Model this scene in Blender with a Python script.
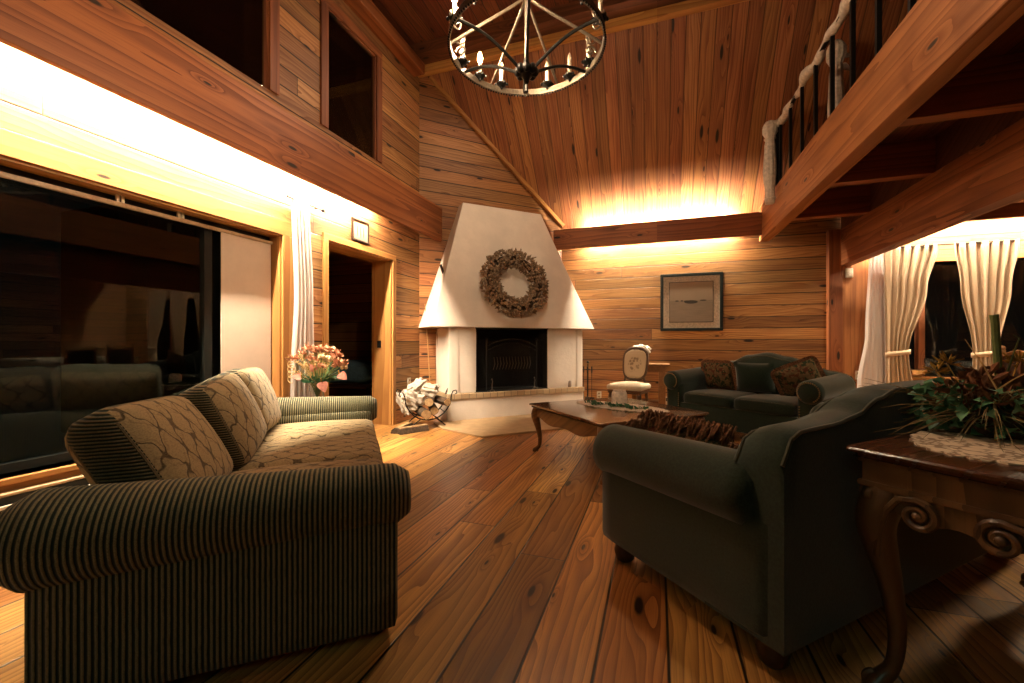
import bpy, bmesh, math, random
from mathutils import Vector, Matrix
C = bpy.context.scene
for o in list(bpy.data.objects):
    bpy.data.objects.remove(o)
PI = math.pi
rad = math.radians
RND = random.Random(11)
S2 = 2 ** -.5

# ------------------------------------------------------------------ camera, world, lights, exposure
cam_d = bpy.data.cameras.new('camera')
cam = bpy.data.objects.new('camera', cam_d)
C.collection.objects.link(cam)
cam.location = (0, 0, 1.08)
cam.rotation_euler = (rad(90), 0, rad(19.05))
cam_d.sensor_width = 36
cam_d.lens = 420 / 1024 * 36
cam_d.clip_start = .02
C.camera = cam

wd = bpy.data.worlds.new('world')
C.world = wd
wd.use_nodes = True
wd.node_tree.nodes['Background'].inputs[0].default_value = (.35, .8, .75, 1)
wd.node_tree.nodes['Background'].inputs[1].default_value = .0016

TUBE = (1.0, .83, .61)          # colour of the cove tubes
TUBE_LEFT, TUBE_FAR, TUBE_DINING = 1500, 1150, 900
BULB_COL, BULB = (1.0, .69, .42), 3600


def area(name, loc, size, power, col, rot):
    d = bpy.data.lights.new(name, 'AREA')
    d.shape = 'RECTANGLE'
    d.size, d.size_y = size
    d.energy = power
    d.color = col
    o = bpy.data.objects.new(name, d)
    o.location = loc
    o.rotation_euler = rot
    C.collection.objects.link(o)
    return o


# added fill without fixtures: cool behind the camera, warm under the ridge beam
area('cool_fill_light', (-1.0, -2.4, 2.9), (2.4, .5), 9, (.36, 1, .78), (rad(28), 0, 0))
area('warm_fill_light', (-1.2, 4.72, 4.78), (.28, .28), 44, (1, .78, .54), (rad(-14), rad(6), 0))

# small warm fill added over the dining table, out of frame on the right
area('dining_fill_light', (3.2, 4.4, 2.45), (.16, .16), 46, (1, .76, .48), (0, 0, 0))

C.view_settings.view_transform = 'Standard'
C.view_settings.look = 'None'
C.view_settings.gamma = 1
C.view_settings.use_curve_mapping = False
C.view_settings.exposure = 0
C.cycles.max_bounces = 8
C.cycles.diffuse_bounces = 3
C.cycles.glossy_bounces = 4
C.cycles.transparent_max_bounces = 12
C.cycles.sample_clamp_indirect = 4
C.cycles.use_denoising = True


# ------------------------------------------------------------------ material helpers
class NT:
    def __init__(s, name):
        s.m = bpy.data.materials.new(name)
        s.m.use_nodes = True
        s.t = s.m.node_tree
        s.b = s.t.nodes['Principled BSDF']

    def n(s, typ, **kw):
        nd = s.t.nodes.new(typ)
        for k, v in kw.items():
            setattr(nd, k, v)
        return nd

    def put(s, sock, v):
        if hasattr(v, 'is_output'):
            s.t.links.new(v, sock)
        elif v is not None:
            if isinstance(v, (tuple, list)) and len(v) == 3 and len(getattr(sock, 'default_value', v)) == 4:
                v = (*v, 1)
            sock.default_value = v

    def f(s, op, a, b=None, c=None):
        nd = s.n('ShaderNodeMath', operation=op)
        for i, v in enumerate((a, b, c)):
            if v is not None:
                s.put(nd.inputs[i], v)
        return nd.outputs[0]

    def vec(s, x=0., y=0., z=0.):
        nd = s.n('ShaderNodeCombineXYZ')
        for i, v in enumerate((x, y, z)):
            s.put(nd.inputs[i], v)
        return nd.outputs[0]

    def xyz(s, kind='Object'):
        tc = s.n('ShaderNodeTexCoord')
        sp = s.n('ShaderNodeSeparateXYZ')
        s.t.links.new(tc.outputs[kind], sp.inputs[0])
        return sp.outputs[0], sp.outputs[1], sp.outputs[2]

    def pos(s):
        return s.n('ShaderNodeTexCoord').outputs['Object']

    def noise(s, v, scale=1., detail=2., rough=.5, dist=0., dim='3D'):
        nd = s.n('ShaderNodeTexNoise', noise_dimensions=dim)
        s.put(nd.inputs['Vector'], v)
        s.put(nd.inputs['Scale'], scale)
        s.put(nd.inputs['Detail'], detail)
        s.put(nd.inputs['Roughness'], rough)
        s.put(nd.inputs['Distortion'], dist)
        return nd.outputs[0]

    def white(s, v):
        nd = s.n('ShaderNodeTexWhiteNoise', noise_dimensions='1D')
        s.put(nd.inputs['W'], v)
        return nd.outputs[0]

    def vor(s, v, scale=1., feat='F1', dim='2D', rnd=1.):
        nd = s.n('ShaderNodeTexVoronoi', voronoi_dimensions=dim, feature=feat)
        s.put(nd.inputs['Vector'], v)
        s.put(nd.inputs['Scale'], scale)
        s.put(nd.inputs['Randomness'], rnd)
        return nd.outputs['Distance'], nd.outputs['Color'] if 'Color' in nd.outputs else None

    def step(s, x, a, b):                       # smooth 0..1 from a to b
        nd = s.n('ShaderNodeMapRange', interpolation_type='SMOOTHSTEP')
        s.put(nd.inputs[0], x)
        s.put(nd.inputs[1], a)
        s.put(nd.inputs[2], b)
        return nd.outputs[0]

    def mix(s, fac, a, b, mode='MIX'):
        nd = s.n('ShaderNodeMix', data_type='RGBA', blend_type=mode)
        s.put(nd.inputs[0], fac)
        s.put(nd.inputs[6], a)
        s.put(nd.inputs[7], b)
        return nd.outputs[2]

    def bump(s, h, strength=.3, dist=.01):
        nd = s.n('ShaderNodeBump')
        s.put(nd.inputs['Height'], h)
        nd.inputs['Strength'].default_value = strength
        nd.inputs['Distance'].default_value = dist
        s.t.links.new(nd.outputs[0], s.b.inputs['Normal'])

    def set(s, **kw):
        for k, v in kw.items():
            s.put(s.b.inputs[k.replace('_', ' ')], v)
        return s.m


def wood(name, u, v, w, c1, c2, cdark, rough=.5, planks=True, knots=.55, length=3.0, bump=.5, gap=.035,
         var=.5, off=0., coat=0., spec=.35, ring=26., gapcol=(.012, .006, .003), w2=None):
    t = NT(name)
    ax = dict(zip('xyz', t.xyz()))
    U, V = ax[u], ax[v]
    third = ax[[k for k in 'xyz' if k not in (u, v)][0]]
    if planks:
        vs = t.f('ADD', t.f('DIVIDE', V, w), off)
        pid = t.f('FLOOR', vs)
        fr = t.f('FRACT', vs)
    else:
        vs = t.f('ADD', t.f('DIVIDE', t.f('ADD', V, t.f('MULTIPLY', third, .63)), w), off)
        pid = t.f('MULTIPLY', t.f('FLOOR', t.f('DIVIDE', U, 40)), 1.)
        fr = vs
    r1 = t.white(t.f('ADD', pid, 13.7))
    us = t.f('ADD', U, t.f('MULTIPLY', r1, 23.))
    if planks and length:
        lb = t.f('DIVIDE', us, length)
        bid = t.f('ADD', t.f('MULTIPLY', pid, 7.31), t.f('FLOOR', lb))
        lf = t.f('FRACT', lb)
    else:
        bid, lf = pid, None
    r2 = t.white(t.f('ADD', bid, 3.1))
    r3 = t.white(t.f('ADD', bid, 91.3))
    # knots
    kv = t.vec(t.f('ADD', t.f('MULTIPLY', us, 1.5), t.f('MULTIPLY', r2, 9.)), t.f('MULTIPLY', vs, w * 5.2), 0.)
    kd, kc = t.vor(kv, 1.)
    ksep = t.n('ShaderNodeSeparateColor')
    t.put(ksep.inputs[0], kc)
    kmask = t.f('GREATER_THAN', ksep.outputs[0], 1 - knots)
    kd = t.f('DIVIDE', kd, t.f('ADD', .35, t.f('MULTIPLY', ksep.outputs[1], 1.25)))
    kcore = t.f('MULTIPLY', t.f('SUBTRACT', 1., t.step(kd, .045, .085)), kmask)
    khalo = t.f('MULTIPLY', t.f('SUBTRACT', 1., t.step(kd, .03, .36)), kmask)
    # growth rings seen on the flat-sawn face
    n1 = t.noise(t.vec(t.f('MULTIPLY', us, .7 if planks else .30), t.f('MULTIPLY', vs, w * 5.), t.f('MULTIPLY', r2, 40.)), 1., 2., .5)
    rings = t.f('ADD', t.f('ADD', t.f('MULTIPLY', vs, w * ring), t.f('MULTIPLY', n1, 7.5 if planks else 5.)), t.f('MULTIPLY', khalo, 1.7))
    st = t.f('POWER', t.f('FRACT', rings), 1.8)
    st = t.f('MULTIPLY', st, t.f('ADD', .35, t.f('MULTIPLY', t.noise(t.vec(us, t.f('MULTIPLY', vs, 1.4), r3), 1.3, 1.), 1.)))
    fib = t.noise(t.vec(t.f('MULTIPLY', us, 5.), t.f('MULTIPLY', vs, w * 190.), r2), 1., 2., .6)
    col = t.mix(r2, c1, c2)
    blot = t.noise(t.vec(t.f('MULTIPLY', us, .9), t.f('MULTIPLY', vs, w * 9.), t.f('MULTIPLY', r3, 30.)), 1., 3., .55)
    col = t.mix(t.f('MULTIPLY', t.step(blot, .46, .76), .75), col, cdark)
    col = t.mix(t.f('MULTIPLY', st, .9), col, cdark)
    col = t.mix(t.f('MULTIPLY', t.step(fib, .45, .8), .4), col, cdark)
    val = t.f('ADD', 1 - var / 2, t.f('MULTIPLY', r3, var))
    hsv = t.n('ShaderNodeHueSaturation')
    t.put(hsv.inputs['Color'], col)
    t.put(hsv.inputs['Value'], val)
    t.put(hsv.inputs['Hue'], t.f('ADD', .492, t.f('MULTIPLY', t.white(t.f('ADD', bid, 55.)), .014)))
    col = hsv.outputs[0]
    col = t.mix(t.f('MULTIPLY', khalo, .35), col, cdark)
    col = t.mix(kcore, col, (.018, .008, .004))
    h = t.f('MULTIPLY', st, -.06)
    if planks:
        e = t.f('MINIMUM', fr, t.f('SUBTRACT', 1., fr))
        g = t.step(e, gap * .35, gap)
        if lf is not None:
            e2 = t.f('MULTIPLY', t.f('MINIMUM', lf, t.f('SUBTRACT', 1., lf)), length / w)
            g = t.f('MULTIPLY', g, t.step(e2, gap * .2, gap * .6))
        col = t.mix(g, gapcol, col)
        h = t.f('ADD', h, g)
    t.bump(h, bump, .006)
    ro = t.f('ADD', rough, t.f('MULTIPLY', st, .12))
    return t.set(Base_Color=col, Roughness=ro, Specular_IOR_Level=spec, Coat_Weight=coat, Coat_Roughness=.25)


def plain(name, col, rough=.6, metal=0., spec=.4, nscale=40., namt=.15, bump=.0, emis=None, estr=0., sheen=0., trans=0., alpha=1.):
    t = NT(name)
    nz = t.noise(t.pos(), nscale, 3., .6)
    c2 = tuple(c * (1 - namt * 2) for c in col)
    c = t.mix(t.step(nz, .3, .7), c2, col)
    if bump:
        t.bump(nz, bump, .004)
    t.set(Base_Color=c, Roughness=rough, Metallic=metal, Specular_IOR_Level=spec, Sheen_Weight=sheen, Transmission_Weight=trans, Alpha=alpha)
    if emis:
        t.set(Emission_Color=emis, Emission_Strength=estr)
    return t.m


def glass_pane(name, tint=(.9, .97, .95), refl=1.):
    t = NT(name)
    out = t.t.nodes['Material Output']
    fr = t.n('ShaderNodeFresnel')
    fr.inputs[0].default_value = 1.5
    tr = t.n('ShaderNodeBsdfTransparent')
    tr.inputs[0].default_value = (*tint, 1)
    gl = t.n('ShaderNodeBsdfGlossy')
    gl.inputs['Roughness'].default_value = .01
    nz = t.noise(t.pos(), 2., 1.)
    mx = t.n('ShaderNodeMixShader')
    t.t.links.new(t.f('MULTIPLY', fr.outputs[0], t.f('ADD', refl, t.f('MULTIPLY', nz, .05))), mx.inputs[0])
    t.t.links.new(tr.outputs[0], mx.inputs[1])
    t.t.links.new(gl.outputs[0], mx.inputs[2])
    t.t.links.new(mx.outputs[0], out.inputs[0])
    return t.m


def corduroy(name, axis='x', period=.0155, a=(.27, .235, .13), b=(.012, .020, .014)):
    t = NT(name)
    ax = dict(zip('xyz', t.xyz()))
    nz = t.noise(t.pos(), 26., 3., .6)
    ph = t.f('MULTIPLY', t.f('ADD', ax[axis], t.f('MULTIPLY', nz, .003)), 2 * PI / period)
    s = t.f('ADD', .5, t.f('MULTIPLY', t.f('SINE', ph), .5))
    fine = t.noise(t.pos(), 420., 2., .7)
    col = t.mix(t.step(s, .28, .78), b, a)
    col = t.mix(t.f('MULTIPLY', t.step(fine, .42, .62), .45), col, b)
    col = t.mix(t.f('MULTIPLY', t.step(nz, .45, .7), .2), col, b)
    t.bump(t.f('ADD', s, t.f('MULTIPLY', fine, .2)), .8, .004)
    return t.set(Base_Color=col, Roughness=.9, Specular_IOR_Level=.1, Sheen_Weight=.15)


def ogee(name, u='y', v='z', a=(.35, .26, .14), b=(.075, .055, .03), k=1.35):
    t = NT(name)
    ax = dict(zip('xyz', t.xyz()))
    w1 = t.noise(t.pos(), 9., 2.)
    U = t.f('ADD', ax[u], t.f('MULTIPLY', w1, .10))
    V = t.f('ADD', ax[v], t.f('MULTIPLY', t.noise(t.pos(), 14., 2.), .09))
    A = t.f('SINE', t.f('MULTIPLY', U, 44. * k))
    B = t.f('SINE', t.f('ADD', t.f('MULTIPLY', V, 30. * k), t.f('MULTIPLY', A, .8)))
    F = t.f('ABSOLUTE', t.f('ADD', t.f('COSINE', t.f('MULTIPLY', U, 44. * k)), t.f('SINE', t.f('MULTIPLY', V, 30. * k))))
    line = t.f('SUBTRACT', 1., t.step(F, .06, .34))
    vein = t.f('SUBTRACT', 1., t.step(t.f('ABSOLUTE', B), .05, .3))
    fine = t.noise(t.vec(t.f('MULTIPLY', ax['x'], 130.), t.f('MULTIPLY', ax['y'], 130.), t.f('MULTIPLY', ax['z'], 260.)), 1., 2., .7)
    fac = t.f('MINIMUM', t.f('ADD', t.f('ADD', t.f('MULTIPLY', line, .85), t.f('MULTIPLY', vein, .25)), t.f('MULTIPLY', t.step(fine, .4, .7), .35)), 1.)
    col = t.mix(fac, a, b)
    t.bump(t.f('ADD', t.f('MULTIPLY', line, -1.), t.f('MULTIPLY', fine, .5)), .6, .004)
    return t.set(Base_Color=col, Roughness=.92, Specular_IOR_Level=.1, Sheen_Weight=.12)


def floral(name):
    t = NT(name)
    d, c = t.vor(t.pos(), 26., dim='3D')
    sep = t.n('ShaderNodeSeparateColor')
    t.put(sep.inputs[0], c)
    nz = t.noise(t.pos(), 44., 3.)
    col = t.mix(t.step(sep.outputs[0], .3, .5), (.10, .035, .020), (.13, .085, .04))
    col = t.mix(t.step(sep.outputs[1], .55, .65), col, (.03, .04, .02))
    col = t.mix(t.step(nz, .5, .62), col, (.17, .105, .05))
    return t.set(Base_Color=col, Roughness=.95, Specular_IOR_Level=.1)


def stucco(name, col=(.80, .69, .58)):
    t = NT(name)
    n1 = t.noise(t.pos(), 5., 4., .6)
    n2 = t.noise(t.pos(), 60., 3., .6)
    c = t.mix(t.step(n1, .35, .7), tuple(x * .93 for x in col), col)
    t.bump(t.f('ADD', n1, t.f('MULTIPLY', n2, .25)), .35, .02)
    return t.set(Base_Color=c, Roughness=.9, Specular_IOR_Level=.15)


def sheer(name, col, alpha):
    t = NT(name)
    x, y, z = t.xyz()
    nz = t.noise(t.vec(t.f('MULTIPLY', x, 12.), t.f('MULTIPLY', y, 12.), t.f('MULTIPLY', z, .8)), 1., 2.)
    t.set(Base_Color=col, Roughness=.9, Specular_IOR_Level=.05)
    al = t.f('ADD', alpha - .12, t.f('MULTIPLY', nz, .24))
    out = t.t.nodes['Material Output']
    tl = t.n('ShaderNodeBsdfTranslucent')
    tl.inputs[0].default_value = (*col, 1)
    m1 = t.n('ShaderNodeMixShader')
    m1.inputs[0].default_value = .4
    t.t.links.new(t.b.outputs[0], m1.inputs[1])
    t.t.links.new(tl.outputs[0], m1.inputs[2])
    tp = t.n('ShaderNodeBsdfTransparent')
    m2 = t.n('ShaderNodeMixShader')
    t.t.links.new(al, m2.inputs[0])
    t.t.links.new(tp.outputs[0], m2.inputs[1])
    t.t.links.new(m1.outputs[0], m2.inputs[2])
    t.t.links.new(m2.outputs[0], out.inputs[0])
    return t.m


PINE1, PINE2, PINED = (.47, .245, .088), (.38, .175, .055), (.16, .058, .017)
M = {}
M['wall_y'] = wood('pine_wall_boards', 'y', 'z', .18, PINE1, PINE2, PINED, .5, length=4.6, knots=.28, var=.8, gap=.045)
M['wall_x'] = wood('pine_far_wall_boards', 'x', 'z', .166, PINE1, PINE2, PINED, .5, length=7.3, knots=.28, off=.3, var=.8, gap=.045)
M['diag'] = wood('pine_corner_wall_boards', 'x', 'z', .172, (.41, .19, .068), (.32, .135, .044), PINED, .5, length=0, knots=.28, var=.7, gap=.045)
M['ceil'] = wood('pine_ceiling_boards', 'z', 'x', .165, (.42, .185, .066), (.33, .125, .042), (.14, .042, .014), .5, length=0, knots=.5, var=.5, gapcol=(.10, .035, .011), gap=.05)
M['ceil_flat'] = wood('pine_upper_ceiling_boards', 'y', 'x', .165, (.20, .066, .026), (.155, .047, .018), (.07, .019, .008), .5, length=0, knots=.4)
M['floor'] = wood('wide_pine_floor', 'y', 'x', .2325, (.64, .35, .098), (.44, .19, .046), (.14, .046, .012), .30, length=2.7, knots=.6, var=.85, off=1.84, bump=.35, gap=.030, coat=.12, spec=.4, ring=30., gapcol=(.01, .005, .002))
M['beam_y'] = wood('beam_timber', 'y', 'z', 1., (.40, .145, .046), (.36, .125, .038), (.13, .034, .010), .45, planks=False, knots=.35, ring=11.)
M['beam_x'] = wood('beam_timber_cross', 'x', 'z', 1., (.36, .115, .038), (.30, .095, .03), (.11, .030, .010), .45, planks=False, knots=.35, ring=12.)
M['panel_z'] = wood('orange_panel_pine', 'z', 'x', 1., (.50, .205, .062), (.46, .185, .055), (.21, .07, .02), .5, planks=False, knots=.1, ring=14.)
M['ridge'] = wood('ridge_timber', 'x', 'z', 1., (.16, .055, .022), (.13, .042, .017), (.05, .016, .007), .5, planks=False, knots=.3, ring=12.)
M['loft_y'] = wood('loft_beam_timber', 'y', 'z', 1., (.50, .205, .062), (.46, .185, .055), (.21, .07, .02), .5, planks=False, knots=.2, ring=9.)
M['trim_z'] = wood('casing_pine', 'z', 'y', 1., (.58, .30, .085), (.52, .25, .07), (.30, .12, .03), .45, planks=False, knots=.08, ring=14.)
M['trim_y'] = wood('casing_pine_long', 'y', 'z', 1., (.58, .30, .085), (.52, .25, .07), (.30, .12, .03), .45, planks=False, knots=.05, ring=14.)
M['trim_x'] = wood('casing_pine_cross', 'x', 'z', 1., (.58, .30, .085), (.52, .25, .07), (.30, .12, .03), .45, planks=False, knots=.05, ring=14.)
M['post'] = wood('post_pine', 'z', 'x', 1., (.38, .135, .042), (.34, .115, .034), (.14, .04, .012), .5, planks=False, knots=.3, ring=10.)
M['dark_trim_z'] = wood('upper_casing_pine', 'z', 'y', 1., (.32, .105, .034), (.28, .09, .028), (.12, .034, .011), .5, planks=False, knots=.15, ring=12.)
M['table'] = wood('walnut_stain_wood', 'x', 'y', 1., (.105, .036, .014), (.09, .03, .011), (.032, .011, .005), .22, planks=False, knots=0., ring=16., bump=.1, coat=.5, spec=.5)
M['table_leg'] = wood('walnut_stain_leg_wood', 'z', 'x', 1., (.21, .118, .05), (.18, .098, .04), (.06, .03, .013), .35, planks=False, knots=0., ring=16., bump=.1, coat=.2, spec=.5)
M['oak_table'] = wood('honey_stain_wood', 'x', 'y', 1., (.13, .055, .02), (.11, .042, .015), (.045, .016, .006), .10, planks=False, knots=0., ring=14., bump=.1, coat=.5, spec=.5)
M['oak_apron'] = wood('honey_stain_apron_wood', 'x', 'z', 1., (.17, .078, .025), (.15, .065, .02), (.06, .024, .008), .35, planks=False, knots=0., ring=14., bump=.1)
M['chair_wood'] = plain('carved_chair_wood', (.10, .05, .022), .4)
M['dark_wood'] = plain('dark_bun_foot_wood', (.03, .014, .008), .35)
M['stand_wood'] = plain('stand_wood', (.22, .10, .035), .5)
M['stucco'] = stucco('white_stucco')
M['brick'] = None
M['soot'] = plain('sooty_firebrick', (.010, .010, .009), .9, bump=.4)
M['iron'] = plain('wrought_iron', (.016, .016, .015), .45, .6, bump=.2)
M['iron_bright'] = plain('burnished_iron', (.30, .25, .19), .32, .9, bump=.3, nscale=90.)
M['black'] = plain('black_paint', (.008, .010, .009), .35)
M['glass'] = glass_pane('window_glass', refl=.95)
M['clear'] = plain('clear_glass', (.95, .97, .95), .03, trans=1., namt=0.)
M['bulb_off'] = plain('clear_bulb_glass', (.85, .74, .56), .1, alpha=.45)
M['jar'] = plain('frosted_jar_glass', (.84, .70, .58), .3)
M['bulb_on'] = plain('lit_bulb', (1, .9, .7), .3, emis=BULB_COL, estr=BULB, namt=0.)
M['candle'] = plain('ivory_candle_sleeve', (.86, .76, .62), .5)
M['tube_left'] = plain('lit_cove_tube', (1, 1, 1), .4, emis=TUBE, estr=TUBE_LEFT, namt=0.)
M['tube_far'] = plain('lit_cove_tube_far', (1, 1, 1), .4, emis=TUBE, estr=TUBE_FAR, namt=0.)
M['tube_dining'] = plain('lit_cove_tube_dining', (1, 1, 1), .4, emis=TUBE, estr=TUBE_DINING, namt=0.)
M['cord_x'] = corduroy('ribbed_corduroy')
M['cord_y'] = corduroy('ribbed_corduroy_cushion', 'y', .0135, (.24, .19, .105))
M['cord_z'] = corduroy('ribbed_corduroy_boxing', 'z', .0115, (.24, .19, .105))
M['ogee'] = ogee('vine_woven_fabric')
M['ogee_seat'] = ogee('vine_woven_seat_fabric', 'y', 'x')
M['pipe'] = plain('olive_piping', (.16, .12, .065), .9)
M['green'] = plain('dark_green_chenille', (.015, .031, .020), .92, spec=.12, nscale=110., namt=.22, bump=.15, sheen=.3)
M['green_seat'] = plain('dark_green_seat_chenille', (.013, .027, .017), .92, spec=.12, nscale=110., namt=.22, bump=.15, sheen=.3)
M['green_pipe'] = plain('dark_green_piping', (.05, .055, .032), .9, sheen=.2)
M['nail'] = plain('brass_nailhead', (.32, .22, .10), .35, .9)
M['fringe'] = plain('rust_brown_fringe', (.24, .105, .045), .95, nscale=60., namt=.35)
M['floral'] = floral('floral_tapestry')
M['cream'] = plain('cream_upholstery', (.72, .60, .42), .9, nscale=70., namt=.1, bump=.1)
M['lace'] = plain('ecru_lace', (.76, .60, .45), .95, nscale=120., namt=.3, bump=.3)
M['drape'] = plain('beige_drape', (.50, .345, .205), .9, nscale=150., namt=.08, sheen=.1)
M['sheer'] = sheer('white_sheer', (.90, .82, .76), .80)
M['sheer_cloth'] = plain('white_wrapped_voile', (.80, .70, .58), .9, nscale=30., namt=.14, bump=.2)
M['blind'] = plain('beige_panel_blind', (.60, .46, .36), .8, nscale=8., namt=.03)
M['white_metal'] = plain('white_enamel', (.72, .62, .48), .4)
M['tan_metal'] = plain('tan_enamel', (.44, .30, .17), .4)
M['slot'] = plain('heater_slot_black', (.004, .005, .004), .7)
M['plastic'] = plain('ivory_plastic', (.78, .70, .55), .4)
M['mat'] = plain('cream_mat_board', (.66, .52, .38), .8)
M['frame_black'] = plain('black_picture_frame', (.012, .018, .016), .35)
M['tile'] = plain('sandstone_slab', (.42, .27, .14), .6, nscale=9., namt=.1, bump=.1)
M['paper'] = plain('crumpled_newspaper', (.58, .50, .40), .9, nscale=20., namt=.2, bump=.3)
M['bark'] = plain('log_bark', (.085, .052, .028), .9, nscale=30., namt=.3, bump=.6)
M['logend'] = plain('split_log_face', (.42, .26, .12), .8, nscale=24., namt=.2)
M['stick'] = plain('dry_cane', (.45, .23, .08), .7)
M['leaf'] = plain('ivy_leaf', (.045, .16, .065), .5, nscale=18., namt=.25)
M['leaf_pale'] = plain('pale_ivy_leaf', (.13, .30, .15), .5, nscale=18., namt=.2)
M['dry_leaf'] = plain('dry_red_leaf', (.24, .095, .04), .8, nscale=20., namt=.3)
M['grass'] = plain('dry_grass', (.30, .22, .09), .8, nscale=20., namt=.25)
M['stalk'] = plain('green_stalk', (.15, .19, .055), .6)
M['yellow'] = plain('yellow_blossom', (.42, .24, .035), .8)
M['pink'] = plain('dusty_pink_petal', (.56, .20, .14), .7, nscale=30., namt=.2)
M['peach'] = plain('peach_petal', (.58, .25, .13), .7, nscale=30., namt=.15)
M['cream_petal'] = plain('cream_petal', (.68, .48, .26), .8)
M['straw'] = plain('straw_sprig', (.55, .34, .13), .8)
M['wreath'] = plain('dried_statice', (.42, .29, .18), .95, nscale=60., namt=.36, bump=.3)
M['wreath_pale'] = plain('pale_dried_flower', (.60, .50, .38), .95)
M['silver'] = plain('polished_silver', (.75, .68, .55), .18, 1., nscale=10., namt=.05)
M['denim'] = plain('blue_blanket', (.07, .17, .26), .9, bump=.3)
M['grey_cloth'] = plain('grey_bundle', (.34, .26, .20), .95, bump=.3)
M['white_petal'] = plain('white_petal', (.85, .76, .62), .8)


def brick_mat():
    t = NT('tan_edge_brick')
    x, y, z = t.xyz()
    fr = t.f('FRACT', t.f('DIVIDE', x, .105))
    pid = t.f('FLOOR', t.f('DIVIDE', x, .105))
    e = t.f('MINIMUM', fr, t.f('SUBTRACT', 1., fr))
    g = t.step(e, .025, .06)
    c = t.mix(t.white(pid), (.50, .36, .20), (.38, .25, .13))
    c = t.mix(t.f('MULTIPLY', t.noise(t.pos(), 40., 3.), .4), c, (.24, .16, .09))
    c = t.mix(g, (.16, .12, .08), c)
    t.bump(g, .6, .006)
    return t.set(Base_Color=c, Roughness=.85)


M['brick'] = brick_mat()


def picture_mat():
    t = NT('sepia_seascape')
    x, y, z = t.xyz()
    nz = t.noise(t.pos(), 3., 3.)
    sky = t.mix(t.step(z, -.28, .28), (.17, .125, .085), (.36, .26, .17))
    sky = t.mix(t.f('MULTIPLY', nz, .4), sky, (.20, .14, .095))
    rip = t.noise(t.vec(t.f('MULTIPLY', x, 5.), 0., t.f('MULTIPLY', z, 60.)), 1., 2.)
    sea = t.mix(rip, (.15, .11, .075), (.25, .18, .12))
    c = t.mix(t.step(z, .015, .03), sea, sky)
    col = c
    for cx, cz, rx, rz in ((0., .0, .10, .028), (-.06, .012, .045, .014), (-.20, .02, .028, .010), (-.13, .02, .02, .010), (.17, .022, .05, .010)):
        dx = t.f('DIVIDE', t.f('SUBTRACT', x, cx), rx)
        dz = t.f('DIVIDE', t.f('SUBTRACT', z, cz), rz)
        d = t.f('ADD', t.f('MULTIPLY', dx, dx), t.f('MULTIPLY', dz, dz))
        col = t.mix(t.step(d, .7, 1.1), (.03, .022, .015), col)
    return t.set(Base_Color=col, Roughness=.35)


M['photo'] = picture_mat()


def print_mat():
    t = NT('three_figures_print')
    x, y, z = t.xyz()
    col = (.24, .19, .13)
    nz = t.noise(t.pos(), 60., 2.)
    c = t.mix(t.f('MULTIPLY', nz, .2), col, (.18, .14, .09))
    for cy, h in ((-.055, .075), (.0, .085), (.05, .08)):
        dy = t.f('DIVIDE', t.f('SUBTRACT', y, cy), .011)
        dz = t.f('DIVIDE', z, h)
        d = t.f('ADD', t.f('MULTIPLY', dy, dy), t.f('MULTIPLY', dz, dz))
        c = t.mix(t.step(d, .7, 1.2), (.06, .03, .02), c)
    return t.set(Base_Color=c, Roughness=.6)


M['print'] = print_mat()


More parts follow.
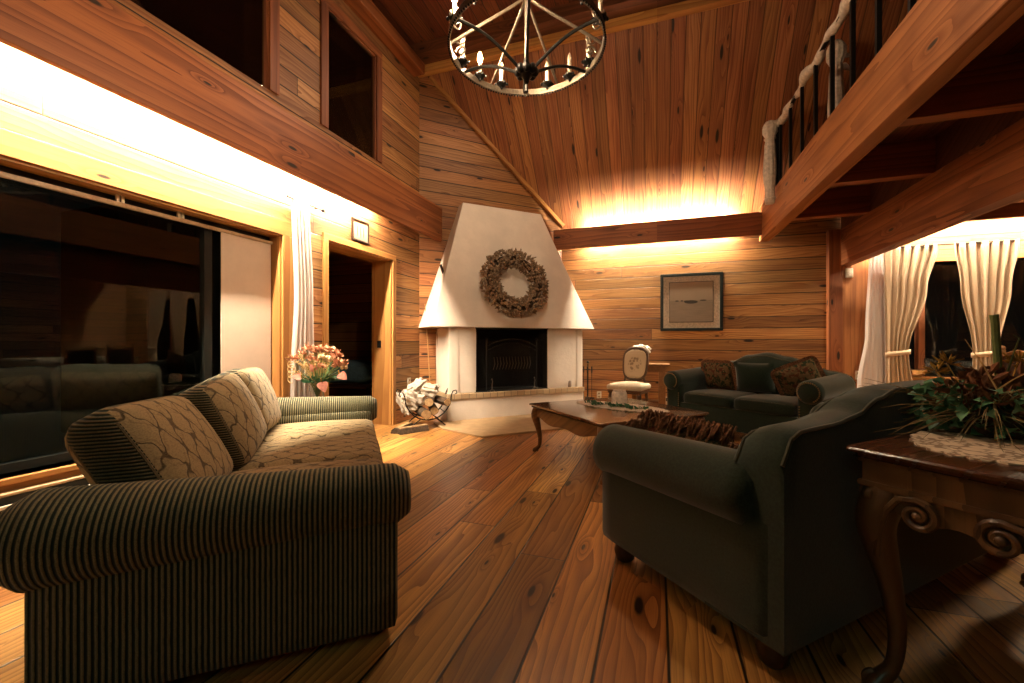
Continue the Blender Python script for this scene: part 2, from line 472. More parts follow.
# ------------------------------------------------------------------ mesh helpers
class MB:
    def __init__(s):
        s.bm = bmesh.new()
        s.mi = 0

    def _add(s, vs, fs):
        vv = [s.bm.verts.new(v) for v in vs]
        out = []
        for f in fs:
            try:
                fc = s.bm.faces.new([vv[i] for i in f])
                fc.material_index = s.mi
                out.append(fc)
            except ValueError:
                pass
        return vv, out

    def box(s, lo, hi, mat=None):
        x0, y0, z0 = lo
        x1, y1, z1 = hi
        vs = [(x0, y0, z0), (x1, y0, z0), (x1, y1, z0), (x0, y1, z0), (x0, y0, z1), (x1, y0, z1), (x1, y1, z1), (x0, y1, z1)]
        if mat:
            vs = [mat @ Vector(v) for v in vs]
        s._add(vs, [(0, 3, 2, 1), (4, 5, 6, 7), (0, 1, 5, 4), (1, 2, 6, 5), (2, 3, 7, 6), (3, 0, 4, 7)])
        return s

    def rbox(s, c, size, r, n=8, mat=None, deform=None, side=None):
        """a rounded box; deform(p, q) moves a point (q in -1..1); side(normal) gives a material index"""
        ts = [-1 + 2 * i / n for i in range(n + 1)]
        ts = [math.copysign(abs(t) ** .72, t) for t in ts]
        hs = Vector(size) / 2
        idx, vs, fs = {}, [], []

        def vert(q):
            k = tuple(round(v, 5) for v in q)
            if k not in idx:
                p = Vector((q[0] * hs.x, q[1] * hs.y, q[2] * hs.z))
                inn = Vector([max(-hs[i] + r, min(hs[i] - r, p[i])) for i in range(3)])
                d = p - inn
                if d.length > 1e-9:
                    p = inn + d.normalized() * r
                if deform:
                    p = deform(p, q)
                p = p + Vector(c)
                if mat:
                    p = mat @ p
                idx[k] = len(vs)
                vs.append(p)
            return idx[k]
        for a in range(3):
            b, d = (a + 1) % 3, (a + 2) % 3
            for sg in (-1, 1):
                for i in range(n):
                    for j in range(n):
                        f = []
                        for di, dj in ((0, 0), (1, 0), (1, 1), (0, 1)):
                            q = [0, 0, 0]
                            q[a], q[b], q[d] = sg, ts[i + di], ts[j + dj]
                            f.append(vert(q))
                        fs.append((f if sg > 0 else f[::-1], a, sg))
        vv = [s.bm.verts.new(v) for v in vs]
        for f, a, sg in fs:
            fc = s.bm.faces.new([vv[i] for i in f])
            fc.material_index = side(a, sg) if side else s.mi
        return s

    def rings(s, rows, close=True, caps=True):
        """skin a list of point rings"""
        n = len(rows[0])
        vv = [[s.bm.verts.new(p) for p in r] for r in rows]
        m = n if close else n - 1
        for a, b in zip(vv, vv[1:]):
            for i in range(m):
                j = (i + 1) % n
                try:
                    f = s.bm.faces.new((a[i], a[j], b[j], b[i]))
                    f.material_index = s.mi
                except ValueError:
                    pass
        if caps and close:
            for r, rev in ((vv[0], True), (vv[-1], False)):
                try:
                    f = s.bm.faces.new(r[::-1] if rev else r)
                    f.material_index = s.mi
                except ValueError:
                    pass
        return s

    def tube(s, pts, r, seg=8, closed=False, flat=1.):
        pts = [Vector(p) for p in pts]
        n = len(pts)
        rs = r if isinstance(r, (list, tuple)) else [r] * n
        rows = []
        up = None
        for i, p in enumerate(pts):
            a = pts[(i - 1) % n] if (i or closed) else p
            b = pts[(i + 1) % n] if (i < n - 1 or closed) else p
            t = (b - a).normalized() if (b - a).length > 1e-9 else Vector((0, 0, 1))
            if up is None:
                up = Vector((0, 0, 1)) if abs(t.z) < .9 else Vector((1, 0, 0))
            x = t.cross(up)
            if x.length < 1e-6:
                x = t.orthogonal()
            x.normalize()
            y = x.cross(t).normalized()
            up = y
            rows.append([p + (x * math.cos(2 * PI * k / seg) + y * math.sin(2 * PI * k / seg) * flat) * rs[i] for k in range(seg)])
        if closed:
            rows.append(rows[0])
            vv = [[s.bm.verts.new(p) for p in q] for q in rows[:-1]]
            for a, b in zip(vv, vv[1:] + vv[:1]):
                for k in range(seg):
                    f = s.bm.faces.new((a[k], a[(k + 1) % seg], b[(k + 1) % seg], b[k]))
                    f.material_index = s.mi
            return s
        return s.rings(rows)

    def lathe(s, prof, c=(0, 0, 0), seg=20, mat=None):
        rows = []
        for r, z in prof:
            ring = [Vector((c[0] + max(r, 1e-4) * math.cos(2 * PI * k / seg), c[1] + max(r, 1e-4) * math.sin(2 * PI * k / seg), c[2] + z)) for k in range(seg)]
            if mat:
                ring = [mat @ p for p in ring]
            rows.append(ring)
        return s.rings(rows)

    def prism(s, poly, lo, hi, f):
        """extrude a 2-D outline; f(a, b, h) places it"""
        n = len(poly)
        vs = [f(a, b, lo) for a, b in poly] + [f(a, b, hi) for a, b in poly]
        fs = [tuple(range(n))[::-1], tuple(range(n, 2 * n))]
        for i in range(n):
            j = (i + 1) % n
            fs.append((i, j, n + j, n + i))
        s._add(vs, fs)
        return s

    def ball(s, c, r, sc=(1, 1, 1), u=10, v=7, mat=None):
        rows = []
        for i in range(v + 1):
            th = PI * i / v
            ring = []
            for k in range(u):
                p = Vector((max(math.sin(th), .004) * math.cos(2 * PI * k / u) * r * sc[0], max(math.sin(th), .004) * math.sin(2 * PI * k / u) * r * sc[1], -math.cos(th) * r * sc[2]))
                if mat:
                    p = mat @ p
                ring.append(p + Vector(c))
            rows.append(ring)
        return s.rings(rows)

    def leaf(s, base, direction, length, width, nrm=None, bend=.2, n=4, shape=None):
        d = Vector(direction).normalized()
        nr = Vector(nrm) if nrm else d.orthogonal()
        sd = d.cross(nr)
        if sd.length < 1e-6:
            sd = d.orthogonal()
        sd.normalize()
        nr = sd.cross(d).normalized()
        b = Vector(base)
        L, Rr = [], []
        for i in range(n + 1):
            t = i / n
            w = width * (math.sin(PI * (t ** .75)) * .5 if shape is None else shape(t)) + .0006
            ctr = b + d * length * t - nr * bend * length * t * t
            L.append(ctr - sd * w + nr * w * .35)
            Rr.append(ctr + sd * w + nr * w * .35)
            if i == 0:
                mid = []
            mid.append(ctr)
        th = nr * -.0012
        rows = [[l, m, r_, m + th] for l, m, r_ in zip(L, mid, Rr)]
        return s.rings(rows)

    def build(s, name, mat, parent=None, smooth=True, bevel=0., angle=40, solid=0., subsurf=0):
        me = bpy.data.meshes.new(name)
        bmesh.ops.recalc_face_normals(s.bm, faces=s.bm.faces)
        s.bm.to_mesh(me)
        s.bm.free()
        for m in (mat if isinstance(mat, (list, tuple)) else [mat]):
            me.materials.append(m)
        o = bpy.data.objects.new(name, me)
        C.collection.objects.link(o)
        if smooth:
            for p in me.polygons:
                p.use_smooth = True
            me.set_sharp_from_angle(angle=rad(angle))
        if parent is not None:
            o.parent = parent
        if solid:
            md = o.modifiers.new('solid', 'SOLIDIFY')
            md.thickness = solid
            md.offset = 0
        if subsurf:
            md = o.modifiers.new('sub', 'SUBSURF')
            md.levels = md.render_levels = subsurf
        if bevel:
            md = o.modifiers.new('bevel', 'BEVEL')
            md.width = bevel
            md.segments = 2
            md.limit_method = 'ANGLE'
            md.angle_limit = rad(40)
        return o


def tag(o, label=None, cat=None, group=None, kind=None):
    if label:
        o['label'] = label
    if cat:
        o['category'] = cat
    if group:
        o['group'] = group
    if kind:
        o['kind'] = kind
    return o


def thing(name, label, cat, loc=(0, 0, 0), rz=0., group=None):
    o = bpy.data.objects.new(name, None)
    o.empty_display_size = .05
    C.collection.objects.link(o)
    o.location = loc
    o.rotation_euler = (0, 0, rz)
    return tag(o, label, cat, group)


def struct(o, label=None, cat=None):
    o['kind'] = 'structure'
    if label:
        o['label'] = label
    if cat:
        o['category'] = cat
    return o


def children(o):
    return [c for c in bpy.data.objects if c.parent == o]


def copy_tree(o, parent=None):
    c = o.copy()
    C.collection.objects.link(c)
    c.parent = parent
    for ch in children(o):
        copy_tree(ch, c)
    return c


def interp(tab, x):
    if x <= tab[0][0]:
        return tab[0][1]
    for (a, fa), (b, fb) in zip(tab, tab[1:]):
        if x <= b:
            t = (x - a) / (b - a)
            t = t * t * (3 - 2 * t)
            return fa + (fb - fa) * t
    return tab[-1][1]


def holes_wall(mb, u0, u1, z0, z1, holes, place):
    us = sorted({u0, u1, *[h[0] for h in holes], *[h[1] for h in holes]})
    zs = sorted({z0, z1, *[h[2] for h in holes], *[h[3] for h in holes]})
    for a, b in zip(us, us[1:]):
        for c, d in zip(zs, zs[1:]):
            mu, mz = (a + b) / 2, (c + d) / 2
            if any(h[0] < mu < h[1] and h[2] < mz < h[3] for h in holes):
                continue
            place(mb, a, b, c, d)


# ------------------------------------------------------------------ the room
XL, YF = -3.24, 7.0
struct(MB().box((-3.6, -3.2, -.12), (6.3, 7.3, 0)).build('floor', M['floor'], smooth=False), 'wide knotty pine plank floor of the living room', 'floor')
WIN1 = (-1.2, 2.934, .36, 2.05)
DOOR = (3.50, 4.62, 0., 2.13)
UP1 = (.3, 2.80, 3.30, 4.62)
UP2 = (3.50, 4.30, 3.29, 4.56)
b = MB()
holes_wall(b, -3.2, 5.45, 0, 5.4, [WIN1, DOOR, UP1, UP2], lambda m, a, bb, c, d: m.box((XL - .29, a, c), (XL, bb, d)))
struct(b.build('wall_left', M['wall_y'], smooth=False), 'pine plank wall with the picture window and the doorway', 'wall')
b = MB()
WIN4 = (2.85, 5.4, .62, 2.12)
holes_wall(b, -2.0, 6.3, 0, 5.4, [WIN4], lambda m, a, bb, c, d: m.box((a, YF, c), (bb, YF + .22, d)))
struct(b.build('wall_far', M['wall_x'], smooth=False), 'horizontal pine plank wall behind the picture and loveseat', 'wall')
b = MB()
b.box((-1.55, 0, 0), (1.55, .12, 5.4))
o = struct(b.build('wall_corner', M['diag'], smooth=False), 'angled pine plank wall behind the fireplace hood', 'wall')
FX, FY = (2.70 - 6.03) * S2, (2.70 + 6.03) * S2
o.location = (FX, FY, 0)
o.rotation_euler = (0, 0, rad(45))
struct(MB().box((6.2, -3.2, 0), (6.35, 7.3, 5.4)).build('wall_right', M['wall_y'], smooth=False), 'plank wall at the end of the dining area', 'wall')
struct(MB().box((-3.6, -3.35, 0), (6.3, -3.2, 5.4)).build('wall_back', M['wall_x'], smooth=False), 'plank wall behind the viewer', 'wall')

# ceiling: steep plank slope from the far wall up to the ridge beam, flat beyond it
b = MB()
b.prism([(7.15, 2.79), (5.22, 5.106), (5.22, 5.26), (7.25, 2.90)], -3.6, 6.3, lambda a, c, h: (h, a, c))
struct(b.build('ceiling', M['ceil'], smooth=False), 'steep sloping ceiling of narrow vertical pine boards', 'ceiling')
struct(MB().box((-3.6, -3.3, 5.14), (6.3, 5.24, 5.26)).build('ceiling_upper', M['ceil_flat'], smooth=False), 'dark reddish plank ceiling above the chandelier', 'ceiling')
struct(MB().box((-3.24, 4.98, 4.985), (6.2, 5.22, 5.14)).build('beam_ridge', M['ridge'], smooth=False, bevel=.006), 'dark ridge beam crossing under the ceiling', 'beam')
struct(MB().box((-3.24, 5.20, 4.885), (6.2, 5.30, 4.987)).build('trim_ridge', M['trim_x'], smooth=False, bevel=.004), 'pale pine strip along the ridge beam', 'trim')
struct(MB().box((-3.24, -3.2, 4.80), (-3.06, 5.14, 4.95)).build('trim_ceiling_left', M['beam_y'], smooth=False, bevel=.008), 'pine crown board along the top of the left wall', 'trim')
# pale board where the slope meets the angled wall
b = MB()
pA, pB = Vector((-1.50, 6.93, 2.99)), Vector((-3.12, 5.36, 4.90))
dn = Vector((S2, -S2, 0))
up = (pB - pA).normalized().cross(dn).normalized()
b.rings([[p + dn * .02, p + dn * .02 + up * .07, p - dn * .03 + up * .07, p - dn * .03] for p in (pA, pB)])
struct(b.build('trim_slope', M['trim_y'], smooth=False), 'narrow board where sloping ceiling meets angled wall', 'trim')

# light-hiding valance beams
b = MB()
b.box((-3.05, -3.2, 2.548), (-3.0, 5.56, 3.05))
b.box((-3.24, -3.2, 3.005), (-3.02, 5.5, 3.05))
struct(b.build('beam_left', M['beam_y'], smooth=False, bevel=.005), 'broad pine valance beam along the left wall above the light cove', 'beam')
struct(MB().box((-1.62, 6.80, 2.60), (1.42, 6.86, 2.925)).build('beam_far', M['beam_x'], smooth=False, bevel=.005), 'dark pine valance beam glowing above and below on the far wall', 'beam')
b = MB()
b.box((2.53, 6.53, 2.53), (5.9, 6.59, 2.95))
b.box((2.53, 6.59, 2.925), (5.9, 7.0, 2.95))
struct(b.build('beam_dining', M['beam_x'], smooth=False, bevel=.005), 'valance beam above the beige dining curtains', 'beam')
# loft
struct(MB().box((1.41, .3, 2.53), (1.54, 6.97, 3.035)).build('beam_loft', M['loft_y'], smooth=False, bevel=.006), 'long orange pine edge beam of the loft', 'beam')
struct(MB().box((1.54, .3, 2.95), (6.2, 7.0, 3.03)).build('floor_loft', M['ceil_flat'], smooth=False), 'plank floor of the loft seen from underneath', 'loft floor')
for i, y in enumerate((1.16, 2.40, 3.64, 4.88, 6.12)):
    struct(MB().box((1.54, y, 2.62), (6.2, y + .12, 2.95)).build('joist_%d' % (i + 1), M['beam_x'], smooth=False, bevel=.004), 'pine joist under the loft floor', 'joist')
struct(MB().box((2.38, 1.2, 2.12), (2.53, 6.97, 2.62)).build('beam_dining_edge', M['beam_y'], smooth=False, bevel=.006), 'heavy knotty pine beam carrying the loft joists', 'beam')
struct(MB().box((2.40, .3, 2.62), (2.50, 6.97, 2.95)).build('light_leak_stop', M['ridge'], smooth=False), 'added boards stopping the cove light leak above the dining beam', 'beam')  # added to stop cove light leaking between beam and loft floor
struct(MB().box((2.24, 6.90, 0), (2.40, 7.0, 2.62)).build('trim_post', M['post'], smooth=False, bevel=.004), 'flat pine post beside the dark green loveseat', 'post')
struct(MB().box((2.40, 6.97, 0), (2.82, 7.0, 2.58)).build('trim_panel', M['panel_z'], smooth=False), 'smooth orange pine board between post and sheer curtain', 'panel')

# window and door joinery
def casing_y(name, y0, y1, z0, z1, w, mats, depth, sill=True, parent=None, x=XL):
    b = MB()
    t = .022
    b.box((x - depth, y0 - w, z1), (x + t, y1 + w, z1 + w))
    o = b.build('head_casing', M[mats[1]], parent, smooth=False, bevel=.004)
    for a in (y0 - w, y1):
        MB().box((x, a, z0 - (w if sill else 0)), (x + t, a + w, z1)).build('side_casing', M[mats[0]], parent, smooth=False, bevel=.004)
    for a in (y0 - .001, y1 - .018):
        MB().box((x - depth, a, z0), (x, a + .019, z1)).build('jamb', M[mats[0]], parent, smooth=False)
    MB().box((x - depth, y0, z1 - .015), (x, y1, z1 + .002)).build('head_jamb', M[mats[1]], parent, smooth=False)
    if sill:
        MB().box((x - depth, y0 - w, z0 - .03), (x + .03, y1 + w, z0)).build('sill', M[mats[1]], parent, smooth=False, bevel=.004)


w1 = struct(thing('window_1', 'wide black picture window beside the ribbed sofa', 'window'))
casing_y('c', *WIN1, .14, ('trim_z', 'trim_y'), .25, True, w1)
MB().box((XL - .15, WIN1[0], WIN1[2]), (XL - .144, WIN1[1], WIN1[3])).build('glass', M['glass'], w1, smooth=False)
b = MB()
b.box((XL - .17, WIN1[0], WIN1[2]), (XL - .12, WIN1[1], WIN1[2] + .05))
b.box((XL - .17, 2.33, WIN1[2] + .05), (XL - .12, 2.39, WIN1[3]))
b.box((XL - .17, WIN1[0], WIN1[3] - .05), (XL - .12, WIN1[1], WIN1[3]))
b.build('sash', M['black'], w1, smooth=False)

w2 = struct(thing('window_2', 'large dark upper window at the top left', 'window'))
casing_y('c', *UP1, .10, ('dark_trim_z', 'beam_y'), .16, False, w2)
MB().box((XL - .03, UP1[0], UP1[2]), (XL - .024, UP1[1], UP1[3])).build('glass', M['glass'], w2, smooth=False)
w3 = struct(thing('window_3', 'narrow dark upper window beside the corner', 'window'))
casing_y('c', *UP2, .10, ('dark_trim_z', 'beam_y'), .16, False, w3)
MB().box((XL - .03, UP2[0], UP2[2]), (XL - .024, UP2[1], UP2[3])).build('glass', M['glass'], w3, smooth=False)

d1 = struct(thing('door_1', 'open doorway with pale pine casing to a dark room', 'doorway'))
casing_y('c', *DOOR, .07, ('trim_z', 'trim_y'), .29, False, d1)
MB().box((XL - .20, DOOR[1] - .03, 1.0), (XL - .15, DOOR[1] - .018, 1.09)).build('strike_plate', M['iron'], d1, smooth=False)

w4 = struct(thing('window_4', 'dark window behind the beige curtains', 'window'))
x0, x1, z0, z1 = WIN4
MB().box((x0 - .1, YF - .02, z1), (x1 + .1, YF + .2, z1 + .10)).build('head_casing', M['trim_x'], w4, smooth=False, bevel=.004)
MB().box((x0 + .02, 6.885, z0 - .035), (x1 + .1, YF + .2, z0)).build('sill', M['trim_x'], w4, smooth=False, bevel=.004)
for a in (x0 - .02, 3.28, 4.5, x1 - .05):
    MB().box((a, YF + .03, z0), (a + .07, YF + .13, z1)).build('mullion', M['post'], w4, smooth=False, bevel=.004)
MB().box((x0, YF + .14, z0), (x1, YF + .146, z1)).build('glass', M['glass'], w4, smooth=False)

# the dark room beyond the doorway
struct(MB().box((-6.6, 3.0, -.12), (-3.6, 6.6, 0)).build('floor_side_room', M['floor'], smooth=False), 'plank floor of the dark room beyond the doorway', 'floor')
M['night_dark'] = plain('near_black_night', (.006, .007, .007), .8)  # night put into the colour of a sheet hiding the lit outer wall
struct(MB().box((-6.7, 2.97, 0), (-3.53, 3.0, 2.62)).build('night_backing', M['night_dark'], smooth=False), 'near-black sheet added over the outer wall so the picture window stays dark', 'wall')
b = MB()
b.box((-6.7, 3.0, 0), (-6.6, 6.6, 2.6))
b.box((-6.6, 6.5, 0), (-3.53, 6.6, 2.6))
b.box((-6.6, 3.0, 0), (-3.53, 3.1, 2.6))
b.box((-6.7, 3.0, 2.5), (-3.53, 6.6, 2.6))
struct(b.build('wall_side_room', M['wall_y'], smooth=False), 'walls of the dark room beyond the doorway', 'wall')
t = thing('blanket_bench', 'low dark bench under blue blankets in the dark room beyond the doorway', 'bench', (-4.75, 5.35, 0), rad(10))
MB().rbox((0, 0, .42), (1.5, .6, .06), .015, 4).build('bench_seat', M['dark_wood'], t)
for sx in (-1, 1):
    for sy in (-1, 1):
        MB().box((sx * .66 - .03, sy * .24 - .03, 0), (sx * .66 + .03, sy * .24 + .03, .40)).build('leg', M['dark_wood'], t, smooth=False)


def lump(seed, sz):
    rr = random.Random(seed)
    ph = [rr.uniform(0, 6) for _ in range(6)]

    def f(p, q):
        k = 1 + .10 * math.sin(q[0] * 4 + ph[0]) + .08 * math.sin(q[1] * 5 + ph[1]) + .07 * math.sin(q[2] * 4 + ph[2] + q[0] * 3)
        z = p.z if p.z < 0 else p.z * k * (1 - .25 * abs(q[0]) ** 2)
        return Vector((p.x * (1 + .04 * math.sin(q[2] * 5 + ph[3])), p.y * (1 + .05 * math.sin(q[0] * 6 + ph[4])), z))
    return f


tag(MB().rbox((0, 0, .16), (1.0, .5, .32), .09, 10, Matrix.Translation((-4.60, 5.38, .45)) @ Matrix.Rotation(rad(10), 4, 'Z'), lump(3, 1)).build('blanket', M['denim']), 'folded blue blanket heaped on the bench beyond the doorway', 'blanket')
tag(MB().rbox((0, 0, .14), (.42, .38, .28), .1, 8, Matrix.Translation((-5.02, 5.28, .77)) @ Matrix.Rotation(rad(20), 4, 'Z'), lump(5, 1)).build('cloth_bundle', M['grey_cloth']), 'grey cloth bundle on top of the blue blanket', 'cloth')

# cove tubes (they stay hidden behind the valance beams)
def tube_light(label, a, bb, mat, group=None):
    t = thing('fluorescent_tube', label, 'light', a)
    d = Vector(bb) - Vector(a)
    MB().tube([(0, 0, 0), d], .016, 10).build('tube', M[mat], t)
    e = d.normalized() * .03
    for p in (Vector((0, 0, 0)), d):
        MB().tube([p - e, p + e], .02, 10).build('end_cap', M['white_metal'], t)
    return t


tube_light('lit tube in the cove above the picture window', (-3.11, .75, 2.70), (-3.11, 4.20, 2.70), 'tube_left')
tube_light('lit tube behind the far wall valance beam', (-1.15, 6.93, 2.77), (1.12, 6.93, 2.77), 'tube_far')
tube_light('lit tube in the cove above the dining curtains', (2.56, 6.66, 2.70), (5.6, 6.66, 2.70), 'tube_dining')

# ------------------------------------------------------------------ fireplace
fp = thing('fireplace', 'white stucco corner fireplace with a tall tapering hood', 'fireplace', (FX, FY, 0), rad(45))
# local frame: x along the angled wall, -y into the room
b = MB()
rows = []
N = 14
for i in range(N + 1):
    t = i / N
    z = 1.275 + t * (3.115 - 1.275)
    fl = .03 * max(0, 1 - t * 6) ** 2
    hw = 1.325 + (.655 - 1.325) * t ** .97 + fl * 0
    fy = -.70 + (.70 - .19) * t ** .97
    bw = min(hw, 1.235)
    lw = hw - .055 * (1 - t)
    rows.append([(-min(bw, lw), -.004, z), (-lw, min(fy + .62 * (1 - t) + .1, -.01) if t < .3 else fy * .55, z), (-lw, fy, z), (hw, fy, z), (hw, min(fy + .62 * (1 - t) + .1, -.01) if t < .3 else fy * .55, z), (bw, -.004, z)])
b.rings(rows)
hood = b.build('hood', M['stucco'], fp, bevel=.025, angle=25)
b = MB()
b.box((-.012, -.02, -.07), (.012, .02, .07), Matrix.Translation((-1.02, -.36, 2.08)) @ Matrix.Rotation(rad(-19), 4, 'Y') @ Matrix.Rotation(rad(0), 4, 'Z'))
b.build('vent_slot', M['black'], hood, smooth=False)
for sx, x0, x1 in ((-1, -.97, -.60), (1, .53, 1.15)):
    m = MB()
    m.rbox(((x0 + x1) / 2, -.31, .83), (x1 - x0, .60, .92), .03, 6)
    m.build('pillar', M['stucco'], fp)
MB().rbox((-.93, -.30, .64), (.16, .64, 1.27), .02, 5).build('side_pier', M['stucco'], fp)
MB().rbox((1.10, -.30, .64), (.13, .64, 1.27), .02, 5).build('side_pier', M['stucco'], fp)
MB().rbox((.06, -.325, .155), (2.20, .645, .31), .015, 6).build('hearth_base', M['stucco'], fp)
MB().box((-1.04, -.668, .305), (1.165, -.01, .375)).build('brick_ledge', M['brick'], fp, smooth=False, bevel=.006)
b = MB()
b.box((-.62, -.05, .375), (.55, -.005, 1.29))
b.box((-.62, -.60, 1.262), (.55, -.01, 1.29))
b.box((-.625, -.59, .375), (-.595, -.01, 1.29))
b.box((.525, -.59, .375), (.555, -.01, 1.29))
b.box((-.60, -.60, .374), (.53, -.03, .380))
b.build('firebox', M['soot'], fp, smooth=False)
b = MB()
b.prism([(-1.22, -.64), (-1.22, -1.05), (-.945, -1.66), (1.25, -1.66), (1.25, -.64)], .001, .022, lambda a, c, h: (a, c, h))
b.build('hearth_slab', M['tile'], fp, smooth=False, bevel=.004)

# fire screen inside the opening
t = thing('fire_screen', 'black iron fire screen with arched top in the fireplace opening', 'fire screen', (FX - .035 * S2 + .56 * S2, FY - .035 * S2 - .56 * S2, .380), rad(45))
b = MB()
arch = lambda x, h, k: h + k * (1 - (x / .40) ** 2)
for dy, h, k in ((0., .62, .12), (.0, .56, .12)):
    b.tube([(x / 20 * .40, dy, arch(x / 20 * .40, h, k)) for x in range(-20, 21)], .008, 6)
for x in (-.40, .40):
    b.tube([(x, 0, 0), (x, 0, .72)], .010, 6)
    b.ball((x, 0, .735), .018)
b.tube([(-.40, 0, .03), (.40, 0, .03)], .008, 6)
b.build('frame', M['iron'], t)
b = MB()
for i in range(-19, 20):
    x = i * .02
    b.tube([(x, .004, .03), (x, .004, arch(x, .56, .12))], .0016, 4)
for j in range(1, 30):
    z = j * .0205 + .03
    b.tube([(-.395, .004, z), (.395, .004, z)], .0012, 4)
b.build('mesh_curtain', M['iron'], t)
b = MB()
for i in range(-6, 7):
    x = i * .048
    b.tube([(x - .012, -.004, .30), (x + .012, -.008, .38), (x - .004, -.008, .48)], [.003, .005, .003], 5)
b.build('leaf_bars', M['iron_bright'], t)
for sx in (-1, 1):
    b = MB()
    b.tube([(sx * .40, -.002, .72), (sx * .53, .04, .72), (sx * .53, .04, .0)], .006, 6)
    for i in range(1, 8):
        x = sx * (.40 + i * .016)
        b.tube([(x, i * .005, .01), (x, i * .005, .70)], .0018, 4)
    b.build('side_wing', M['iron'], t)
for i, (sx, w_) in enumerate(((-.34, 'left'), (.34, 'right'))):
    lx, ly = sx - .035, -.615
    t = thing('andiron', 'small iron andiron with curled finial standing at the %s end of the brick ledge opening' % w_, 'andiron', (FX + lx * S2 - ly * S2, FY + lx * S2 + ly * S2, .376), rad(45))
    MB().tube([(0, 0, .02), (.0, 0, .10), (.008, 0, .14), (-.004, 0, .17)], [.008, .007, .006, .004], 7).ball((-.004, 0, .175), .010).build('shaft', M['iron_bright'], t)
    for s_ in (-1, 1):
        MB().tube([(0, 0, .03), (s_ * .025, -.006, .025), (s_ * .035, -.01, .004)], [.006, .005, .006], 6).build('foot', M['iron_bright'], t)

lx, ly = .93, -.585
t = thing('hearth_brush', 'small brush standing in a grey pot on the right end of the brick ledge', 'brush', (FX + lx * S2 - ly * S2, FY + lx * S2 + ly * S2, .376), rad(45))
MB().lathe([(.028, 0), (.036, .01), (.036, .09), (.022, .11), (.018, .12)], seg=14).build('pot', M['grey_cloth'], t)
MB().tube([(0, 0, .10), (.01, 0, .20), (.02, 0, .28)], [.006, .006, .009], 6).build('handle', M['dark_wood'], t)
MB().ball((.024, 0, .31), .02, (.8, .6, 2.)).build('bristles', M['bark'], t)

# wreath on the hood
zc = 1.93
tt = ((zc - 1.275) / 1.84) ** .97
wy = -.70 + .51 * tt
lean = math.atan2(.51, 1.84)
t = thing('wreath', 'round wreath of dried brown flowers hanging on the white hood', 'wreath', (0, 0, 0))
lx = .0
t.location = (FX + lx * S2 - (wy - .055) * S2, FY + lx * S2 + (wy - .055) * S2, zc)
t.rotation_euler = (-lean, 0, rad(45))
b = MB()
b.tube([(.395 * math.cos(a * PI / 20), 0, .38 * math.sin(a * PI / 20)) for a in range(40)], .052, 8, True)
b.build('ring', M['bark'], t)
b = MB()
for i in range(900):
    a = RND.uniform(0, 2 * PI)
    ph = RND.uniform(-2.0, 2.0)
    cr = .128 * RND.uniform(.72, 1.08)
    rr = .395 + cr * math.sin(ph)
    base = Vector((.395 * math.cos(a), 0, .38 * math.sin(a)))
    p = Vector((rr * math.cos(a), -max(cr * math.cos(ph), -.03), rr * math.sin(a) * .97))
    d = (p - base).normalized()
    b.ball(p, RND.uniform(.014, .026), (1, 1, 1.0), 6, 4)
    if i % 2:
        b.leaf(p, d + Vector((RND.uniform(-.6, .6), RND.uniform(-.4, .2), RND.uniform(-.6, .6))), RND.uniform(.03, .06), .02, n=2)
b.build('dried_flowers', M['wreath'], t)
b = MB()
for i in range(9):
    a = 3.7 + RND.uniform(-.25, .25)
    b.ball((.31 * math.cos(a) + RND.uniform(-.03, .03), -.085, .31 * math.sin(a) + RND.uniform(-.03, .03)), .016, u=6, v=4)
tag(b.build('pale_flowers', M['wreath_pale'], t), 'pale dried flowers')

# fire tools right of the fireplace
lx, ly = 1.36, -.48
t = thing('fire_tool_set', 'black iron fire tool set standing right of the fireplace', 'fire tools', (FX + lx * S2 - ly * S2, FY + lx * S2 + ly * S2, 0))
MB().lathe([(.11, 0), (.11, .012), (.03, .03), (.012, .05)], seg=18).build('base', M['iron'], t)
MB().tube([(0, 0, .03), (0, 0, .72)], .009, 8).ball((0, 0, .75), .022).build('stand', M['iron'], t)
MB().tube([(-.07, 0, .62), (0, .0, .64), (.07, 0, .62)], .006, 6).build('hook_bar', M['iron'], t)
for i, (dx, dy) in enumerate(((-.065, -.012), (.0, -.05), (.065, -.012))):
    o = MB().tube([(dx, dy, .10), (dx, dy, .66)], .006, 6).tube([(dx, dy, .58), (dx, dy, .68)], .011, 6).build(['poker', 'broom', 'shovel'][i], M['iron'], t)
    if i == 0:
        MB().tube([(dx, dy, .12), (dx + .02, dy, .08), (dx + .03, dy, .12)], .006, 6).build('poker_hook', M['iron'], o)
    if i == 1:
        MB().rbox((dx, dy, .13), (.07, .04, .14), .012, 4).build('broom_head', M['bark'], o)
    if i == 2:
        MB().rbox((dx, dy, .11), (.09, .012, .15), .005, 4).build('shovel_blade', M['iron'], o)

# ------------------------------------------------------------------ firewood
WX, WY = -2.80, 4.74
t = thing('firewood_cradle', 'black wrought iron firewood cradle on the floor left of the fireplace', 'log holder', (WX, WY, 0), rad(40))
for sy in (-.16, .16):
    b = MB()
    pts = [(.29 * math.cos(a), sy, .40 - .30 * math.sin(a)) for a in [PI * k / 14 for k in range(15)]]
    b.tube(pts, .009, 7)
    for sx in (-1, 1):
        b.tube([(sx * .29, sy, .40), (sx * .31, sy, .45), (sx * .35, sy, .46), (sx * .36, sy, .42), (sx * .335, sy, .41)], .008, 6)
    b.build('hoop', M['iron'], t)
    for sx in (-1, 1):
        MB().tube([(sx * .10, sy, .115), (sx * .18, sy, .05), (sx * .24, sy, .0)], .008, 6).build('leg', M['iron'], t)
b = MB()
for a in (.25, .5, .75):
    x, z = .29 * math.cos(PI * a), .40 - .30 * math.sin(PI * a)
    b.tube([(x, -.16, z), (x, .16, z)], .007, 6)
